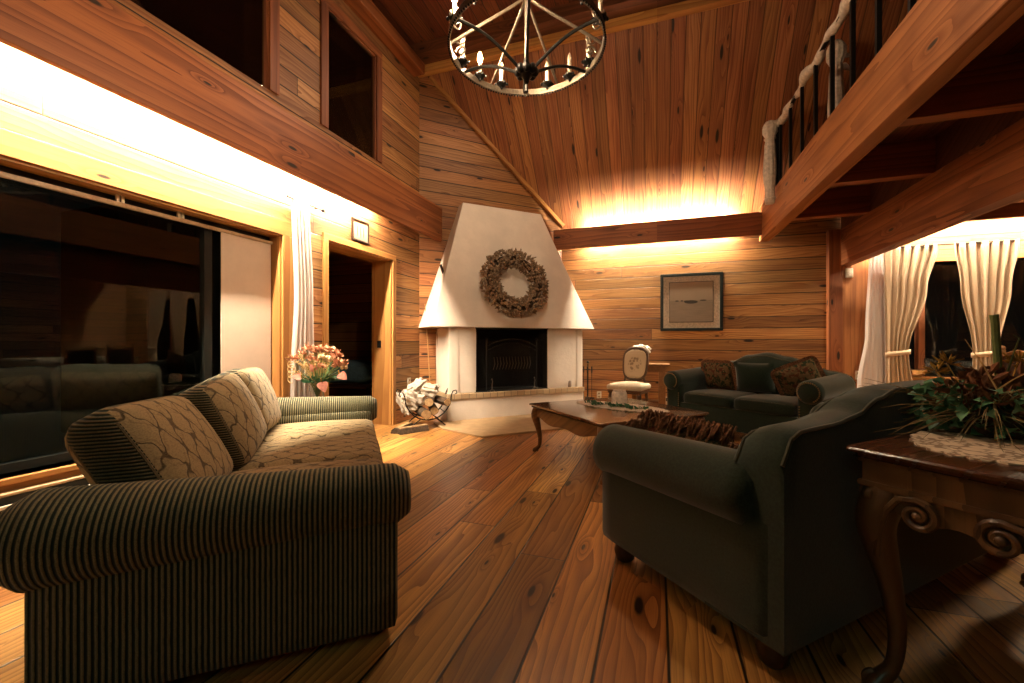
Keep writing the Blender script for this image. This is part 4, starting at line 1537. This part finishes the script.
# ------------------------------------------------------------------ chair and little table on the far wall
ch = thing('side_chair', 'carved oval back chair with cream upholstery in front of the far wall', 'chair', (-.36, 6.05, 0), rad(-108))
# local +x is the front
b = MB()


def chair_seat(p, q):
    k = 1 - .10 * (q[0] < 0) * abs(q[0])
    z = p.z + (.03 * (1 - q[0] ** 2) * (1 - q[1] ** 2) if q[2] > 0 else 0)
    return Vector((p.x, p.y * (1 - .10 * (1 - q[0]) / 2), z))


MB().rbox((.0, 0, .455), (.47, .50, .08), .035, 10, None, chair_seat).build('seat', M['cream'], ch)
MB().rbox((.0, 0, .40), (.44, .47, .06), .015, 6, None, chair_seat).build('seat_rail', M['chair_wood'], ch)
for sx in (-1, 1):
    for sy in (-1, 1):
        b = MB()
        if sx > 0:
            cabriole(b, (.17, sy * .19, 0), (1, sy, 0), .385, .62)
        else:
            b.tube([(-.26, sy * .17, 0), (-.215, sy * .17, .2), (-.19, sy * .165, .40)], [.013, .018, .022], 8)
        b.build('leg', M['chair_wood'], ch)
mb_ = Matrix.Translation((-.215, 0, .755)) @ Matrix.Rotation(rad(-11), 4, 'Y')
ov = []
for k in range(48):
    a = 2 * PI * k / 48
    cx, sx = math.cos(a), math.sin(a)
    ov.append(mb_ @ Vector((0, .185 * math.copysign(abs(cx) ** .55, cx) * (1 - .16 * (1 - sx) / 2), .215 * math.copysign(abs(sx) ** .65, sx) + (.02 * max(0, sx) ** 8))))
bf = MB().tube(ov, .021, 8, True)
for sy in (-1, 1):
    bf.tube([(-.19, sy * .165, .40), (-.19, sy * .155, .48), mb_ @ Vector((0, sy * .13, -.17))], .017, 8)
bf = bf.build('back_frame', M['chair_wood'], ch)
MB().ball(mb_ @ Vector((0, 0, .24)), .028, (.7, 1.6, .8), 10, 7).build('crest_carving', M['chair_wood'], bf)


def tapestry():
    t = NT('faded_floral_chair_back')
    x, y, z = t.xyz()
    d, c = t.vor(t.pos(), 22., dim='3D')
    dx = t.f('DIVIDE', y, .10)
    dz = t.f('DIVIDE', t.f('SUBTRACT', z, .75), .12)
    rr = t.f('ADD', t.f('MULTIPLY', dx, dx), t.f('MULTIPLY', dz, dz))
    mk = t.f('MULTIPLY', t.f('SUBTRACT', 1., t.step(rr, .6, 1.2)), t.f('SUBTRACT', 1., t.step(d, .3, .6)))
    return t.set(Base_Color=t.mix(mk, (.62, .47, .30), (.26, .17, .10)), Roughness=.9)


MB().rbox((0, 0, 0), (.05, .345, .40), .024, 10, mb_, lambda p, q: Vector((p.x, p.y * (1 - .25 * abs(q[2]) ** 4) * (1 - .05 * (1 - q[2])), p.z * (1 - .10 * abs(q[1]) ** 4)))).build('back_pad', tapestry(), ch)

sdt = thing('side_table', 'small square topped wooden stand behind the cream chair', 'side table', (-.13, 6.70, 0))
MB().rbox((0, 0, .735), (.62, .40, .03), .01, 5).build('top', M['stand_wood'], sdt)
MB().rbox((0, 0, .675), (.50, .30, .09), .005, 4).build('apron', M['stand_wood'], sdt)
for sx in (-1, 1):
    for sy in (-1, 1):
        MB().rbox((sx * .20, sy * .115, .36), (.10 if sx > 0 else .06, .06, .72), .008, 4).build('leg', M['stand_wood'], sdt)
MB().rbox((0, 0, .18), (.44, .26, .025), .006, 4).build('shelf', M['stand_wood'], sdt)
t = thing('white_flowers', 'white flower posy on the little stand behind the chair back', 'flowers', (-.24, 6.62, .75))
MB().lathe([(.04, 0), (.05, .03), (.045, .10), (.05, .13), (.04, .13), (.0, .12)], seg=14).build('vase', M['white_petal'], t)
b = MB()
for k in range(42):
    d = rdir(r1, -.1, 1)
    p = Vector((d.x * .15, d.y * .06, .17 + d.z * .10))
    b.ball(p, r1.uniform(.018, .034), (1, 1, .8), 7, 5)
b.build('blossoms', M['white_petal'], t)

# ------------------------------------------------------------------ framed pictures
t = thing('framed_picture', 'black framed sepia picture of islands on the far plank wall', 'picture', (.492, YF - .02, 1.685))
W_, H_ = .885, .885
b = MB()
for lo, hi in (((-W_ / 2, -.022, -H_ / 2), (W_ / 2, .02, -H_ / 2 + .045)), ((-W_ / 2, -.022, H_ / 2 - .045), (W_ / 2, .02, H_ / 2)), ((-W_ / 2, -.022, -H_ / 2 + .045), (-W_ / 2 + .045, .02, H_ / 2 - .045)), ((W_ / 2 - .045, -.022, -H_ / 2 + .045), (W_ / 2, .02, H_ / 2 - .045))):
    b.box(lo, hi)
b.build('frame', M['frame_black'], t, smooth=False, bevel=.004)
b = MB()
hw, hh = W_ / 2 - .045, H_ / 2 - .045
MB().box((-hw, -.006, -hh), (hw, .015, hh)).build('mat', M['mat'], t, smooth=False)
MB().box((-hw + .085, -.009, -hh + .085), (hw - .085, -.004, hh - .085)).build('inner_border', M['frame_black'], t, smooth=False)
MB().box((-hw + .093, -.011, -hh + .093), (hw - .093, -.006, hh - .093)).build('photograph', M['photo'], t, smooth=False)

t = thing('framed_print', 'small framed print of three figures above the doorway', 'picture', (XL + .014, 4.0, 2.35))
b = MB()
for lo, hi in (((-.012, -.14, -.125), (.014, .14, -.108)), ((-.012, -.14, .108), (.014, .14, .125)), ((-.012, -.14, -.108), (.014, -.122, .108)), ((-.012, .122, -.108), (.014, .14, .108))):
    b.box(lo, hi)
b.build('frame', M['dark_wood'], t, smooth=False)
MB().box((-.012, -.122, -.108), (.004, .122, .108)).build('print', M['print'], t, smooth=False)


# ------------------------------------------------------------------ curtains
def curtain(rows_, y, nf, amp, mat, name, parent=None, axis='x', nz=40, nu=90, seed=0, sgn=1):
    """rows_: (z, x0, x1) from the top down; folds run down the cloth"""
    rr = random.Random(seed)
    ph = [rr.uniform(0, 6) for _ in range(4)]
    zt, zb = rows_[0][0], rows_[-1][0]
    t0 = [(-r[0], r[1]) for r in rows_]
    t1 = [(-r[0], r[2]) for r in rows_]
    wt = rows_[0][2] - rows_[0][1]
    g = []
    for i in range(nz + 1):
        z = zt + (zb - zt) * i / nz
        a, c = interp(t0, -z), interp(t1, -z)
        row = []
        for j in range(nu + 1):
            u = j / nu
            sq = min(1.6, (wt / max(c - a, .02)) ** .3)
            d = amp * sq * (math.sin(2 * PI * nf * u + ph[0] + .5 * math.sin(u * 9 + ph[1])) + .3 * math.sin(2 * PI * nf * 2.3 * u + ph[2] + z))
            p = a + (c - a) * u
            row.append((p, y + d, z) if axis == 'x' else (y + d, p, z))
        g.append(row)
    return MB().rings(g, close=False).build(name, M[mat], parent, angle=80, solid=.003)


r_ = thing('curtain_rod', 'thin rod carrying the beige dining curtains', 'curtain rod', (2.55, 6.76, 2.30))
MB().tube([(0, 0, 0), (3.1, 0, 0)], .010, 8).build('rod', M['iron'], r_)
MB().ball((-.02, 0, 0), .022).build('finial', M['iron'], r_)
for dx in (.1, 2.9):
    MB().tube([(dx, 0, 0), (dx, .21, 0)], .007, 6).build('bracket', M['iron'], r_)


def drape(label, top, tie, low, z_tie, seed, tieback=True):
    t = thing('drape', label, 'curtain', (0, 0, 0))
    curtain([(2.31, *top), (1.75, top[0] + (tie[0] - top[0]) * .35, top[1] + (tie[1] - top[1]) * .38), (z_tie + .03, *tie), (z_tie - .05, *tie), (.35, *low), (.03, *low)], 6.755, 6, .016, 'drape', 'cloth', t, seed=seed)
    if tieback:
        x0, x1 = tie
        ring = [((x0 + x1) / 2 + (x1 - x0 + .02) / 2 * math.cos(a), 6.755 + .05 * math.sin(a), z_tie + .02 * math.cos(a)) for a in [2 * PI * k / 32 for k in range(32)]]
        rows = [[(p[0], p[1], p[2] - .03), (p[0] * 1, p[1], p[2] + .03)] for p in ring]
        rows.append(rows[0])
        MB().rings(rows, close=False).build('tieback', M['drape'], t, angle=80, solid=.004)
    return t


drape('beige drape tied back beside the sheer panel near the corner post', (2.80, 3.36), (2.82, 3.06), (2.82, 3.12), .93, 1)
drape('beige drape hanging behind the dried plant', (3.50, 4.12), (3.68, 3.92), (3.66, 3.94), .93, 2)
drape('beige drape at the far end of the dining window', (4.20, 4.85), (4.62, 4.88), (4.60, 4.90), .93, 3)
t = thing('sheer_panel', 'white sheer panel between the pine board and the beige drape', 'curtain', (0, 0, 0))
curtain([(2.29, 2.68, 2.86), (1.2, 2.64, 2.88), (.5, 2.55, 2.93), (.03, 2.50, 2.95)], 6.86, 5, .014, 'sheer', 'cloth', t, seed=4)

r_ = thing('curtain_rod', 'short dark rod with finial above the white sheer by the doorway', 'curtain rod', (XL + .045, 2.96, 2.41))
MB().tube([(0, 0, 0), (0, .42, 0)], .009, 8).build('rod', M['iron'], r_)
MB().ball((0, .435, 0), .02).build('finial', M['iron'], r_)
MB().tube([(0, .37, 0), (-.045, .37, 0)], .006, 6).build('bracket', M['iron'], r_)
t = thing('sheer_panel', 'long white sheer hanging between the picture window and the doorway', 'curtain', (0, 0, 0))
curtain([(2.40, 3.02, 3.22), (1.5, 3.05, 3.27), (.8, 3.01, 3.29), (.02, 2.98, 3.31)], XL + .045, 5, .013, 'sheer', 'cloth', t, axis='y', seed=6)

t = thing('panel_blind', 'flat beige panel blind at the end of the picture window', 'blind', (XL - .09, 0, 0))
MB().box((-.004, 2.44, .44), (.004, 2.90, 1.975)).build('panel', M['blind'], t, smooth=False)
MB().box((-.014, WIN1[0] + .02, 1.965), (.014, 2.91, 1.990)).build('track', M['tan_metal'], t, smooth=False)
MB().box((-.010, 2.44, .425), (.010, 2.90, .445)).build('bottom_bar', M['tan_metal'], t, smooth=False)
for yy in (1.76, 2.13):
    b = MB()
    b.box((.0, yy - .022, 1.99), (.016, yy - .004, 2.035)).box((.0, yy + .004, 1.99), (.016, yy + .022, 2.035))
    b.build('track_clip', M['plastic'], t, smooth=False)

# ------------------------------------------------------------------ heaters, outlets, sensor, bowl
t = thing('baseboard_heater', 'long tan baseboard heater under the picture window', 'heater', (XL, -1.0, 0))
b = MB()
b.box((0, 0, .02), (.012, 3.85, .29)).box((0, 0, .275), (.055, 3.85, .29)).box((.060, 0, .055), (.075, 3.85, .185))
b.box((0, 0, .0), (.07, .03, .29)).box((0, 3.82, .0), (.07, 3.85, .29))
b.build('housing', M['tan_metal'], t, smooth=False, bevel=.003)
MB().box((.012, .03, .03), (.05, 3.82, .27)).build('fins', M['slot'], t, smooth=False)
MB().box((.058, .03, .215), (.072, 3.82, .232)).build('trim_rail', M['white_metal'], t, smooth=False)
t = thing('baseboard_heater', 'short cream baseboard heater on the far wall beside the loveseat', 'heater', (.10, YF, 0))
b = MB()
b.box((0, -.012, .03), (.9, 0, .22)).box((0, -.055, .205), (.9, 0, .22)).box((0, -.075, .05), (.9, -.06, .15)).box((0, -.07, 0), (.03, 0, .22)).box((.87, -.07, 0), (.9, 0, .22))
b.build('housing', M['white_metal'], t, smooth=False, bevel=.003)
MB().box((.03, -.05, .04), (.87, -.012, .205)).build('fins', M['slot'], t, smooth=False)


def outlet(label, loc, rz):
    t = thing('wall_outlet', label, 'outlet', loc, rz)
    MB().rbox((0, -.004, 0), (.075, .008, .12), .003, 4).build('cover_plate', M['plastic'], t)
    for z in (-.025, .025):
        MB().rbox((0, -.009, z), (.034, .004, .028), .0015, 3).build('socket', M['tan_metal'], t)


outlet('ivory outlet on the left wall above the firewood', (XL, 5.02, .52), rad(90))
outlet('ivory outlet on the pine board beside the sheer panel', (2.60, 6.97, .62), 0)
outlet('ivory outlet low on the far wall left of the chair', (-1.02 + .12, YF, .20), 0)
t = thing('wall_sensor', 'small white sensor box high on the pine board under the beam', 'sensor', (2.49, 6.97, 2.02))
MB().rbox((0, -.018, 0), (.085, .036, .13), .008, 5).build('case', M['plastic'], t)
MB().rbox((0, -.037, -.03), (.05, .006, .04), .002, 4).build('lens', M['white_metal'], t)
t = thing('silver_bowl', 'shiny round silver bowl on the window sill by the tied drape', 'bowl', (3.19, 6.97, .62))
MB().lathe([(.06, 0), (.10, .012), (.14, .05), (.15, .09), (.145, .092), (.132, .055), (.09, .02), (.0, .014)], seg=28).build('body', M['silver'], t)
MB().lathe([(.148, .088), (.156, .094), (.148, .098), (.142, .094)], seg=28).build('rim', M['silver'], t)

# ------------------------------------------------------------------ flowers behind the ribbed sofa
FVX, FVY = -2.94, 3.05
t = thing('plant_stand', 'low wooden stand holding the flower vase behind the ribbed sofa', 'stand', (FVX, FVY, 0))
MB().lathe([(.15, .47), (.155, .48), (.155, .50), (.15, .505)], seg=24).build('top', M['stand_wood'], t)
for k in range(3):
    a = 2 * PI * k / 3 + .4
    MB().tube([(.12 * math.cos(a), .12 * math.sin(a), 0), (.08 * math.cos(a), .08 * math.sin(a), .25), (.10 * math.cos(a), .10 * math.sin(a), .475)], .014, 7).build('leg', M['stand_wood'], t)
fv = thing('flower_vase', 'glass vase of pink anthuriums and dried sprigs behind the ribbed sofa', 'flowers', (FVX, FVY, .505))
fv.scale = (1.22, 1.22, 1.15)
MB().lathe([(.045, 0), (.055, .01), (.05, .08), (.06, .17), (.068, .20), (.062, .20), (.054, .17), (.044, .08), (.045, .02), (.0, .015)], seg=20).build('vase', M['clear'], fv)
r2 = random.Random(8)
b = MB()
heads = []
for k in range(40):
    d = rdir(r2, .25, .95)
    e = Vector((d.x * .2, d.y * .2, .22 + d.z * .24))
    heads.append(e)
    b.tube([(0, 0, .05), (e.x * .3, e.y * .3, .2), e], [.003, .0025, .002], 5)
b.build('stems', M['stalk'], fv)


def heart(t):
    return .56 * math.sin(PI * min(1., t ** .62)) ** .8 if t < 1 else 0.


rt = Vector((.945, .326, 0))
tw = Vector((.55, -.83, .1)).normalized()
for off, ln, wd, dr in (((.20, -.10, .25), .07, .06, (.7, .2, -.5)), ((.08, -.12, .19), .085, .065, (.35, .4, -1.)), ((.02, -.09, .27), .06, .045, (-.3, .4, .6)), ((-.07, -.10, .22), .065, .05, (-.8, .4, .2))):
    p = rt * off[0] + Vector((.3, -.95, 0)) * -off[1] * .8 + Vector((0, 0, off[2]))
    o = MB().leaf(p, rt * dr[0] + tw * dr[1] + Vector((0, 0, dr[2])), ln, wd, tw + Vector((0, 0, .35)), n=9, shape=heart, bend=.25).build('anthurium', M['pink'], fv)
    MB().tube([p + tw * .012, p + tw * .03 + Vector((0, 0, .025))], [.006, .004], 6).build('spadix', M['yellow'], o)
    MB().tube([(0, 0, .12), p * .6 + Vector((0, 0, .08)), p], .003, 5).build('anthurium_stem', M['stalk'], o)
for k in list(range(14)) + list(range(22, 38)):
    e = heads[k]
    b = MB().ball(e, .008, u=6, v=4)
    for q in range(15):
        d = rdir(r2, -.3, 1)
        b.leaf(e + d * .006, d, r2.uniform(.03, .05), .028, n=3)
    b.build('peach_blossom', M['peach'], fv)
for e in heads[14:20]:
    b = MB()
    for q in range(14):
        d = rdir(r2, -.6, 1)
        b.ball(e + d * .018, .013, u=6, v=4)
    b.build('cream_blossom', M['cream_petal'], fv)
b = MB()
for k in range(34):
    d = (-rt * r2.uniform(-.2, 1.) + Vector((r2.uniform(-.3, .3), r2.uniform(-.3, .3), r2.uniform(.3, 1.2)))).normalized()
    e = Vector((0, 0, .18)) + d * r2.uniform(.15, .25)
    b.tube([(0, 0, .12), Vector((0, 0, .18)) + d * .15 + Vector((r2.uniform(-.02, .02), 0, r2.uniform(-.02, .02))), e], [.002, .002, .001], 4)
    for q in range(3):
        b.ball(e - d * .02 * q, .007, u=5, v=4)
for k in range(5):
    c0 = -rt * .19 + Vector((0, 0, .20 + k * .04))
    b.tube([c0 + Vector((.03 * math.cos(a) * rt.x, .03 * math.cos(a) * rt.y, .03 * math.sin(a))) for a in [k_ * .5 for k_ in range(11)]], .003, 5)
b.build('dried_sprigs', M['straw'], fv)
b = MB()
for k in range(46):
    d = rdir(r2, -.1, .8)
    b.leaf(Vector((d.x * .05, d.y * .05, .19)), d, r2.uniform(.06, .14), .03, n=3)
b.build('leaves', M['leaf'], fv)

# ------------------------------------------------------------------ chandelier
CX, CY, CZ, CR = -.655, 2.13, 2.64, .405
cl = thing('chandelier', 'round wrought iron chandelier with candle lamps hanging from the ceiling', 'chandelier', (CX, CY, CZ), rad(19.05))
b = MB()
rows = []
for k in range(72):
    a = 2 * PI * k / 72
    c, s_ = math.cos(a), math.sin(a)
    rows.append([(c * (CR - .006), s_ * (CR - .006), -.017), (c * (CR + .006), s_ * (CR + .006), -.017), (c * (CR + .006), s_ * (CR + .006), .017), (c * (CR - .006), s_ * (CR - .006), .017)])
b.rings(rows + [rows[0]], caps=False)
b.build('ring', M['iron_bright'], cl, smooth=False)
b = MB()
for k in range(150):
    a = 2 * PI * k / 150
    b.ball((CR * 1.012 * math.cos(a), CR * 1.012 * math.sin(a), -.019), .0062, u=5, v=4)
b.build('beaded_edge', M['iron'], cl)
MB().tube([(0, 0, -.16), (0, 0, .62), (0, 0, 2.46)], [.010, .009, .006], 8).build('stem', M['iron_bright'], cl)
MB().lathe([(.06, 2.46), (.06, 2.495), (.0, 2.50)], seg=18).build('ceiling_plate', M['iron'], cl)
b = MB()
b.lathe([(.0, -.20), (.012, -.19), (.02, -.165), (.034, -.15), (.034, -.11), (.018, -.09), (.012, -.06)], seg=14)
for k in range(8):
    a = 2 * PI * k / 8
    b.ball((.045 * math.cos(a), .045 * math.sin(a), -.13), .022, (1, 1, 1.2), 7, 5)
b.tube([(0, 0, -.20), (0, 0, -.235)], [.008, .012], 7)
b.build('hub', M['iron'], cl)
for k in range(6):
    a = 2 * PI * (k + .5) / 6
    d = Vector((math.cos(a), math.sin(a), 0))
    pts = []
    for i in range(15):
        t_ = i / 14
        rr = .03 + (CR - .03) * t_
        z = -.13 + .055 * math.sin(PI * t_) + .13 * t_ ** 1.5
        pts.append(d * rr + Vector((0, 0, z)))
    MB().tube(pts, .0085, 6).build('scroll_arm', M['iron'], cl)
for k in range(6):
    a = 2 * PI * k / 6
    d = Vector((math.cos(a), math.sin(a), 0))
    pts = []
    for i in range(17):
        t_ = i / 16
        rr = CR * (1 - t_) + .012 * t_
        z = .02 + .10 * math.sin(PI * min(t_ * 1.0, 1) * .5) * (1 - t_) + .24 * t_ ** 1.9
        pts.append(d * (rr + .03 * math.sin(PI * t_)) + Vector((0, 0, z)))
    MB().tube(pts, .0085, 6).build('cage_strap', M['iron_bright'], cl)
for a in (90 + 75, 90 - 75, -15 + 0, 195):
    d = Vector((math.cos(rad(a)), math.sin(rad(a)), 0))
    b = MB()
    for zc_, sg in ((.045, 1), (.115, -1)):
        pts, rs = spiral(d * (CR - .035) + Vector((0, 0, zc_)), .032, 1.3, (d, Vector((0, 0, 1))), sg, .006, 0)
        b.tube(pts, rs, 5)
    b.build('c_scroll', M['iron_bright'], cl)
ANG = (21, 43, 66, 114, 137, 159)
LIT = {(43, 1), (137, 1), (114, 1)}
for an in ANG:
    for sg in (1, -1):
        a = rad(90 + sg * an)
        p = Vector((math.cos(a), math.sin(a), 0)) * (CR - .012)
        b = MB()
        b.lathe([(.006, .0), (.010, .01), (.026, .018), (.034, .030), (.030, .033), (.014, .026), (.012, .034)], p, 14)
        for k in range(6):
            e = 2 * PI * k / 6
            b.ball(p + Vector((.034 * math.cos(e), .034 * math.sin(e), .028)), .009, u=6, v=4)
        cup = b.build('candle_cup', M['iron'], cl)
        MB().lathe([(.0115, .03), (.0115, .105), (.0, .107)], p, 12).build('candle_sleeve', M['candle'], cup)
        lit = (an, sg) in LIT
        o = MB().lathe([(.007, .106), (.012, .118), (.0145, .132), (.011, .150), (.004, .168), (.0, .174)], p, 12).build('bulb', M['bulb_on'] if lit else M['bulb_off'], cup)
        if lit:
            o['label'] = 'lit candle bulb'
        else:
            MB().tube([p + Vector((-.003, 0, .112)), p + Vector((-.003, 0, .14)), p + Vector((.003, 0, .14)), p + Vector((.003, 0, .112))], .0008, 4)

# ------------------------------------------------------------------ loft railing
rl = thing('loft_railing', 'black iron railing with thin balusters along the loft edge', 'railing', (1.43, 0, 3.036))
MB().box((-.02, .6, .705), (.02, 6.05, .735)).build('top_rail', M['iron'], rl, smooth=False, bevel=.004)
for i in range(14):
    y = 5.93 - .40 * i
    MB().box((-.015, y - .015, .0), (.015, y + .015, .71)).build('baluster', M['iron'], rl, smooth=False)
MB().box((-.03, 6.01, -.0), (.03, 6.07, .735)).build('newel_post', M['iron'], rl, smooth=False)
# cloth wound along the rail and newel
b = MB()
pts, rs = [], []
n = 120
for i in range(n + 1):
    y = 5.98 - (5.98 - .6) * i / n
    k = i * .62
    pts.append((1.43 + .012 * math.sin(k * .8), y, 3.765 + .012 * math.sin(k) - .012 * abs(math.sin(i * .16))))
    rs.append(.036 + .009 * math.sin(i * .9) + .010 * math.sin(i * .33))
pts[:0] = [(1.35, 6.0, 3.74), (1.36, 5.99, 3.79), (1.39, 5.985, 3.79)]
rs[:0] = [.03, .034, .036]
b.tube(pts, rs, 10)
tag(b.build('rail_swag', M['sheer_cloth'], angle=80), 'white voile wound along the loft handrail', 'garland')
def wrap_profile(H, seed, r0):
    rr = random.Random(seed)
    rows = []
    for i in range(30):
        t_ = i / 29
        row = []
        base = interp([(0, r0 * .7), (.05, r0 * .9), (.12, r0 * .78), (.4, r0 * 1.15), (.72, r0 * .95), (.80, r0 * .75), (.86, r0 * 1.3), (.94, r0 * 1.35), (1, r0 * .7)], t_)
        for k in range(36):
            a = 2 * PI * k / 36
            row.append((base * (1 + .09 * math.sin(9 * a + seed) + .05 * math.sin(5 * a + t_ * 3)) * math.cos(a), base * (1 + .09 * math.sin(9 * a + seed)) * math.sin(a), H * t_))
        rows.append(row)
    return rows


nw = thing('newel_wrap', 'white voile bundled around the newel at the wall end of the loft railing', 'drapery', (1.335, 6.02, 2.80))
MB().rings(wrap_profile(1.03, 2, .06)).build('cloth', M['sheer_cloth'], nw, angle=80)
for zz in (.07, .815):
    MB().tube([(.056 * math.cos(a), .066 * math.sin(a), zz) for a in [2 * PI * k / 20 for k in range(20)]], .010, 6, True).build('tie_band', M['sheer_cloth'], nw)
pw = thing('wrapped_post', 'white voile wrapped post standing inside the loft behind the balusters', 'post', (1.79, 5.32, 3.031))
MB().rings(wrap_profile(1.22, 5, .062)).build('cloth', M['sheer_cloth'], pw, angle=80)
b = MB()
for k in range(2):
    b.leaf((.03, 0, 1.05 - .1 * k), (1, .2, .3 - .5 * k), .13, .10, (0, -1, .3), n=6)
b.build('bow', M['sheer_cloth'], pw)

# ------------------------------------------------------------------ dining set, seen only as a reflection in the picture window
dt = thing('dining_table', 'dining table under a white cloth mirrored in the picture window', 'table', (4.15, 5.05, 0))
MB().rbox((0, 0, .745), (1.0, 1.7, .03), .01, 4).build('top', M['dark_wood'], dt)
for sx in (-1, 1):
    for sy in (-1, 1):
        MB().box((sx * .42 - .035, sy * .75 - .035, 0), (sx * .42 + .035, sy * .75 + .035, .73)).build('leg', M['dark_wood'], dt, smooth=False)
b = MB()
rows = []
for z, o_ in ((.766, -.3), (.766, .01), (.755, .018), (.62, .03)):
    rows.append([(4.15 + math.copysign(min(abs(math.cos(a)) ** .25, 1), math.cos(a)) * (.5 + o_) + (.006 * math.sin(a * 20) if z < .7 else 0), 5.05 + math.copysign(abs(math.sin(a)) ** .25, math.sin(a)) * (.85 + o_), z) for a in [2 * PI * k / 80 for k in range(80)]])
b.rings(rows, caps=False)
bmesh.ops.contextual_create(b.bm, geom=[e for e in b.bm.edges if e.is_boundary and all(v.co.z > .765 for v in e.verts)])
tag(b.build('tablecloth', M['white_petal'], solid=.003), 'white cloth draped over the dining table', 'tablecloth')


def dchair(label):
    t = thing('dining_chair', label, 'chair')
    MB().rbox((0, 0, .45), (.44, .46, .05), .015, 5).build('seat', M['dark_wood'], t)
    for sy in (-1, 1):
        MB().box((.17, sy * .19 - .02, 0), (.21, sy * .19 + .02, .43)).build('leg', M['dark_wood'], t, smooth=False)
        MB().box((-.22, sy * .20 - .022, 0), (-.18, sy * .20 + .022, 1.0)).build('rear_post', M['stand_wood'], t, smooth=False, bevel=.005)
        MB().ball((-.20, sy * .20, 1.015), .026).build('finial', M['stand_wood'], t)
    MB().tube([(-.20, -.19, .93), (-.20, -.08, .97), (-.20, 0, .985), (-.20, .08, .97), (-.20, .19, .93)], .018, 7).build('top_rail', M['stand_wood'], t)
    MB().rbox((-.20, 0, .72), (.025, .36, .40), .01, 4).build('back_panel', M['dark_wood'], t)
    return t


c0 = dchair('dark dining chair nearest the living room at the white covered table')
c0.location = (3.42, 4.70, 0)
c1 = copy_tree(c0)
c1.location = (3.42, 5.30, 0)
c1['label'] = 'dark dining chair nearest the curtained window at the white covered table'

# repeats of one kind carry the same group
GROUPS = {'throw_pillow': 'pillows on the loveseat', 'firewood_log': 'logs in the iron cradle', 'split_log': 'split logs on the floor by the cradle',
          'newspaper_wad': 'newspapers on the firewood', 'cane': 'canes leaning in the corner', 'drape': 'beige drapes of the dining window',
          'sheer_panel': 'white sheer panels', 'wall_outlet': 'ivory wall outlets', 'fluorescent_tube': 'cove light tubes', 'andiron': 'andirons on the brick ledge',
          'dining_chair': 'chairs at the dining table', 'curtain_rod': 'curtain rods', 'baseboard_heater': 'baseboard heaters'}
for o in bpy.data.objects:
    if o.parent is None and 'category' in o:
        g = GROUPS.get(o.name.split('.')[0])
        if g:
            o['group'] = g
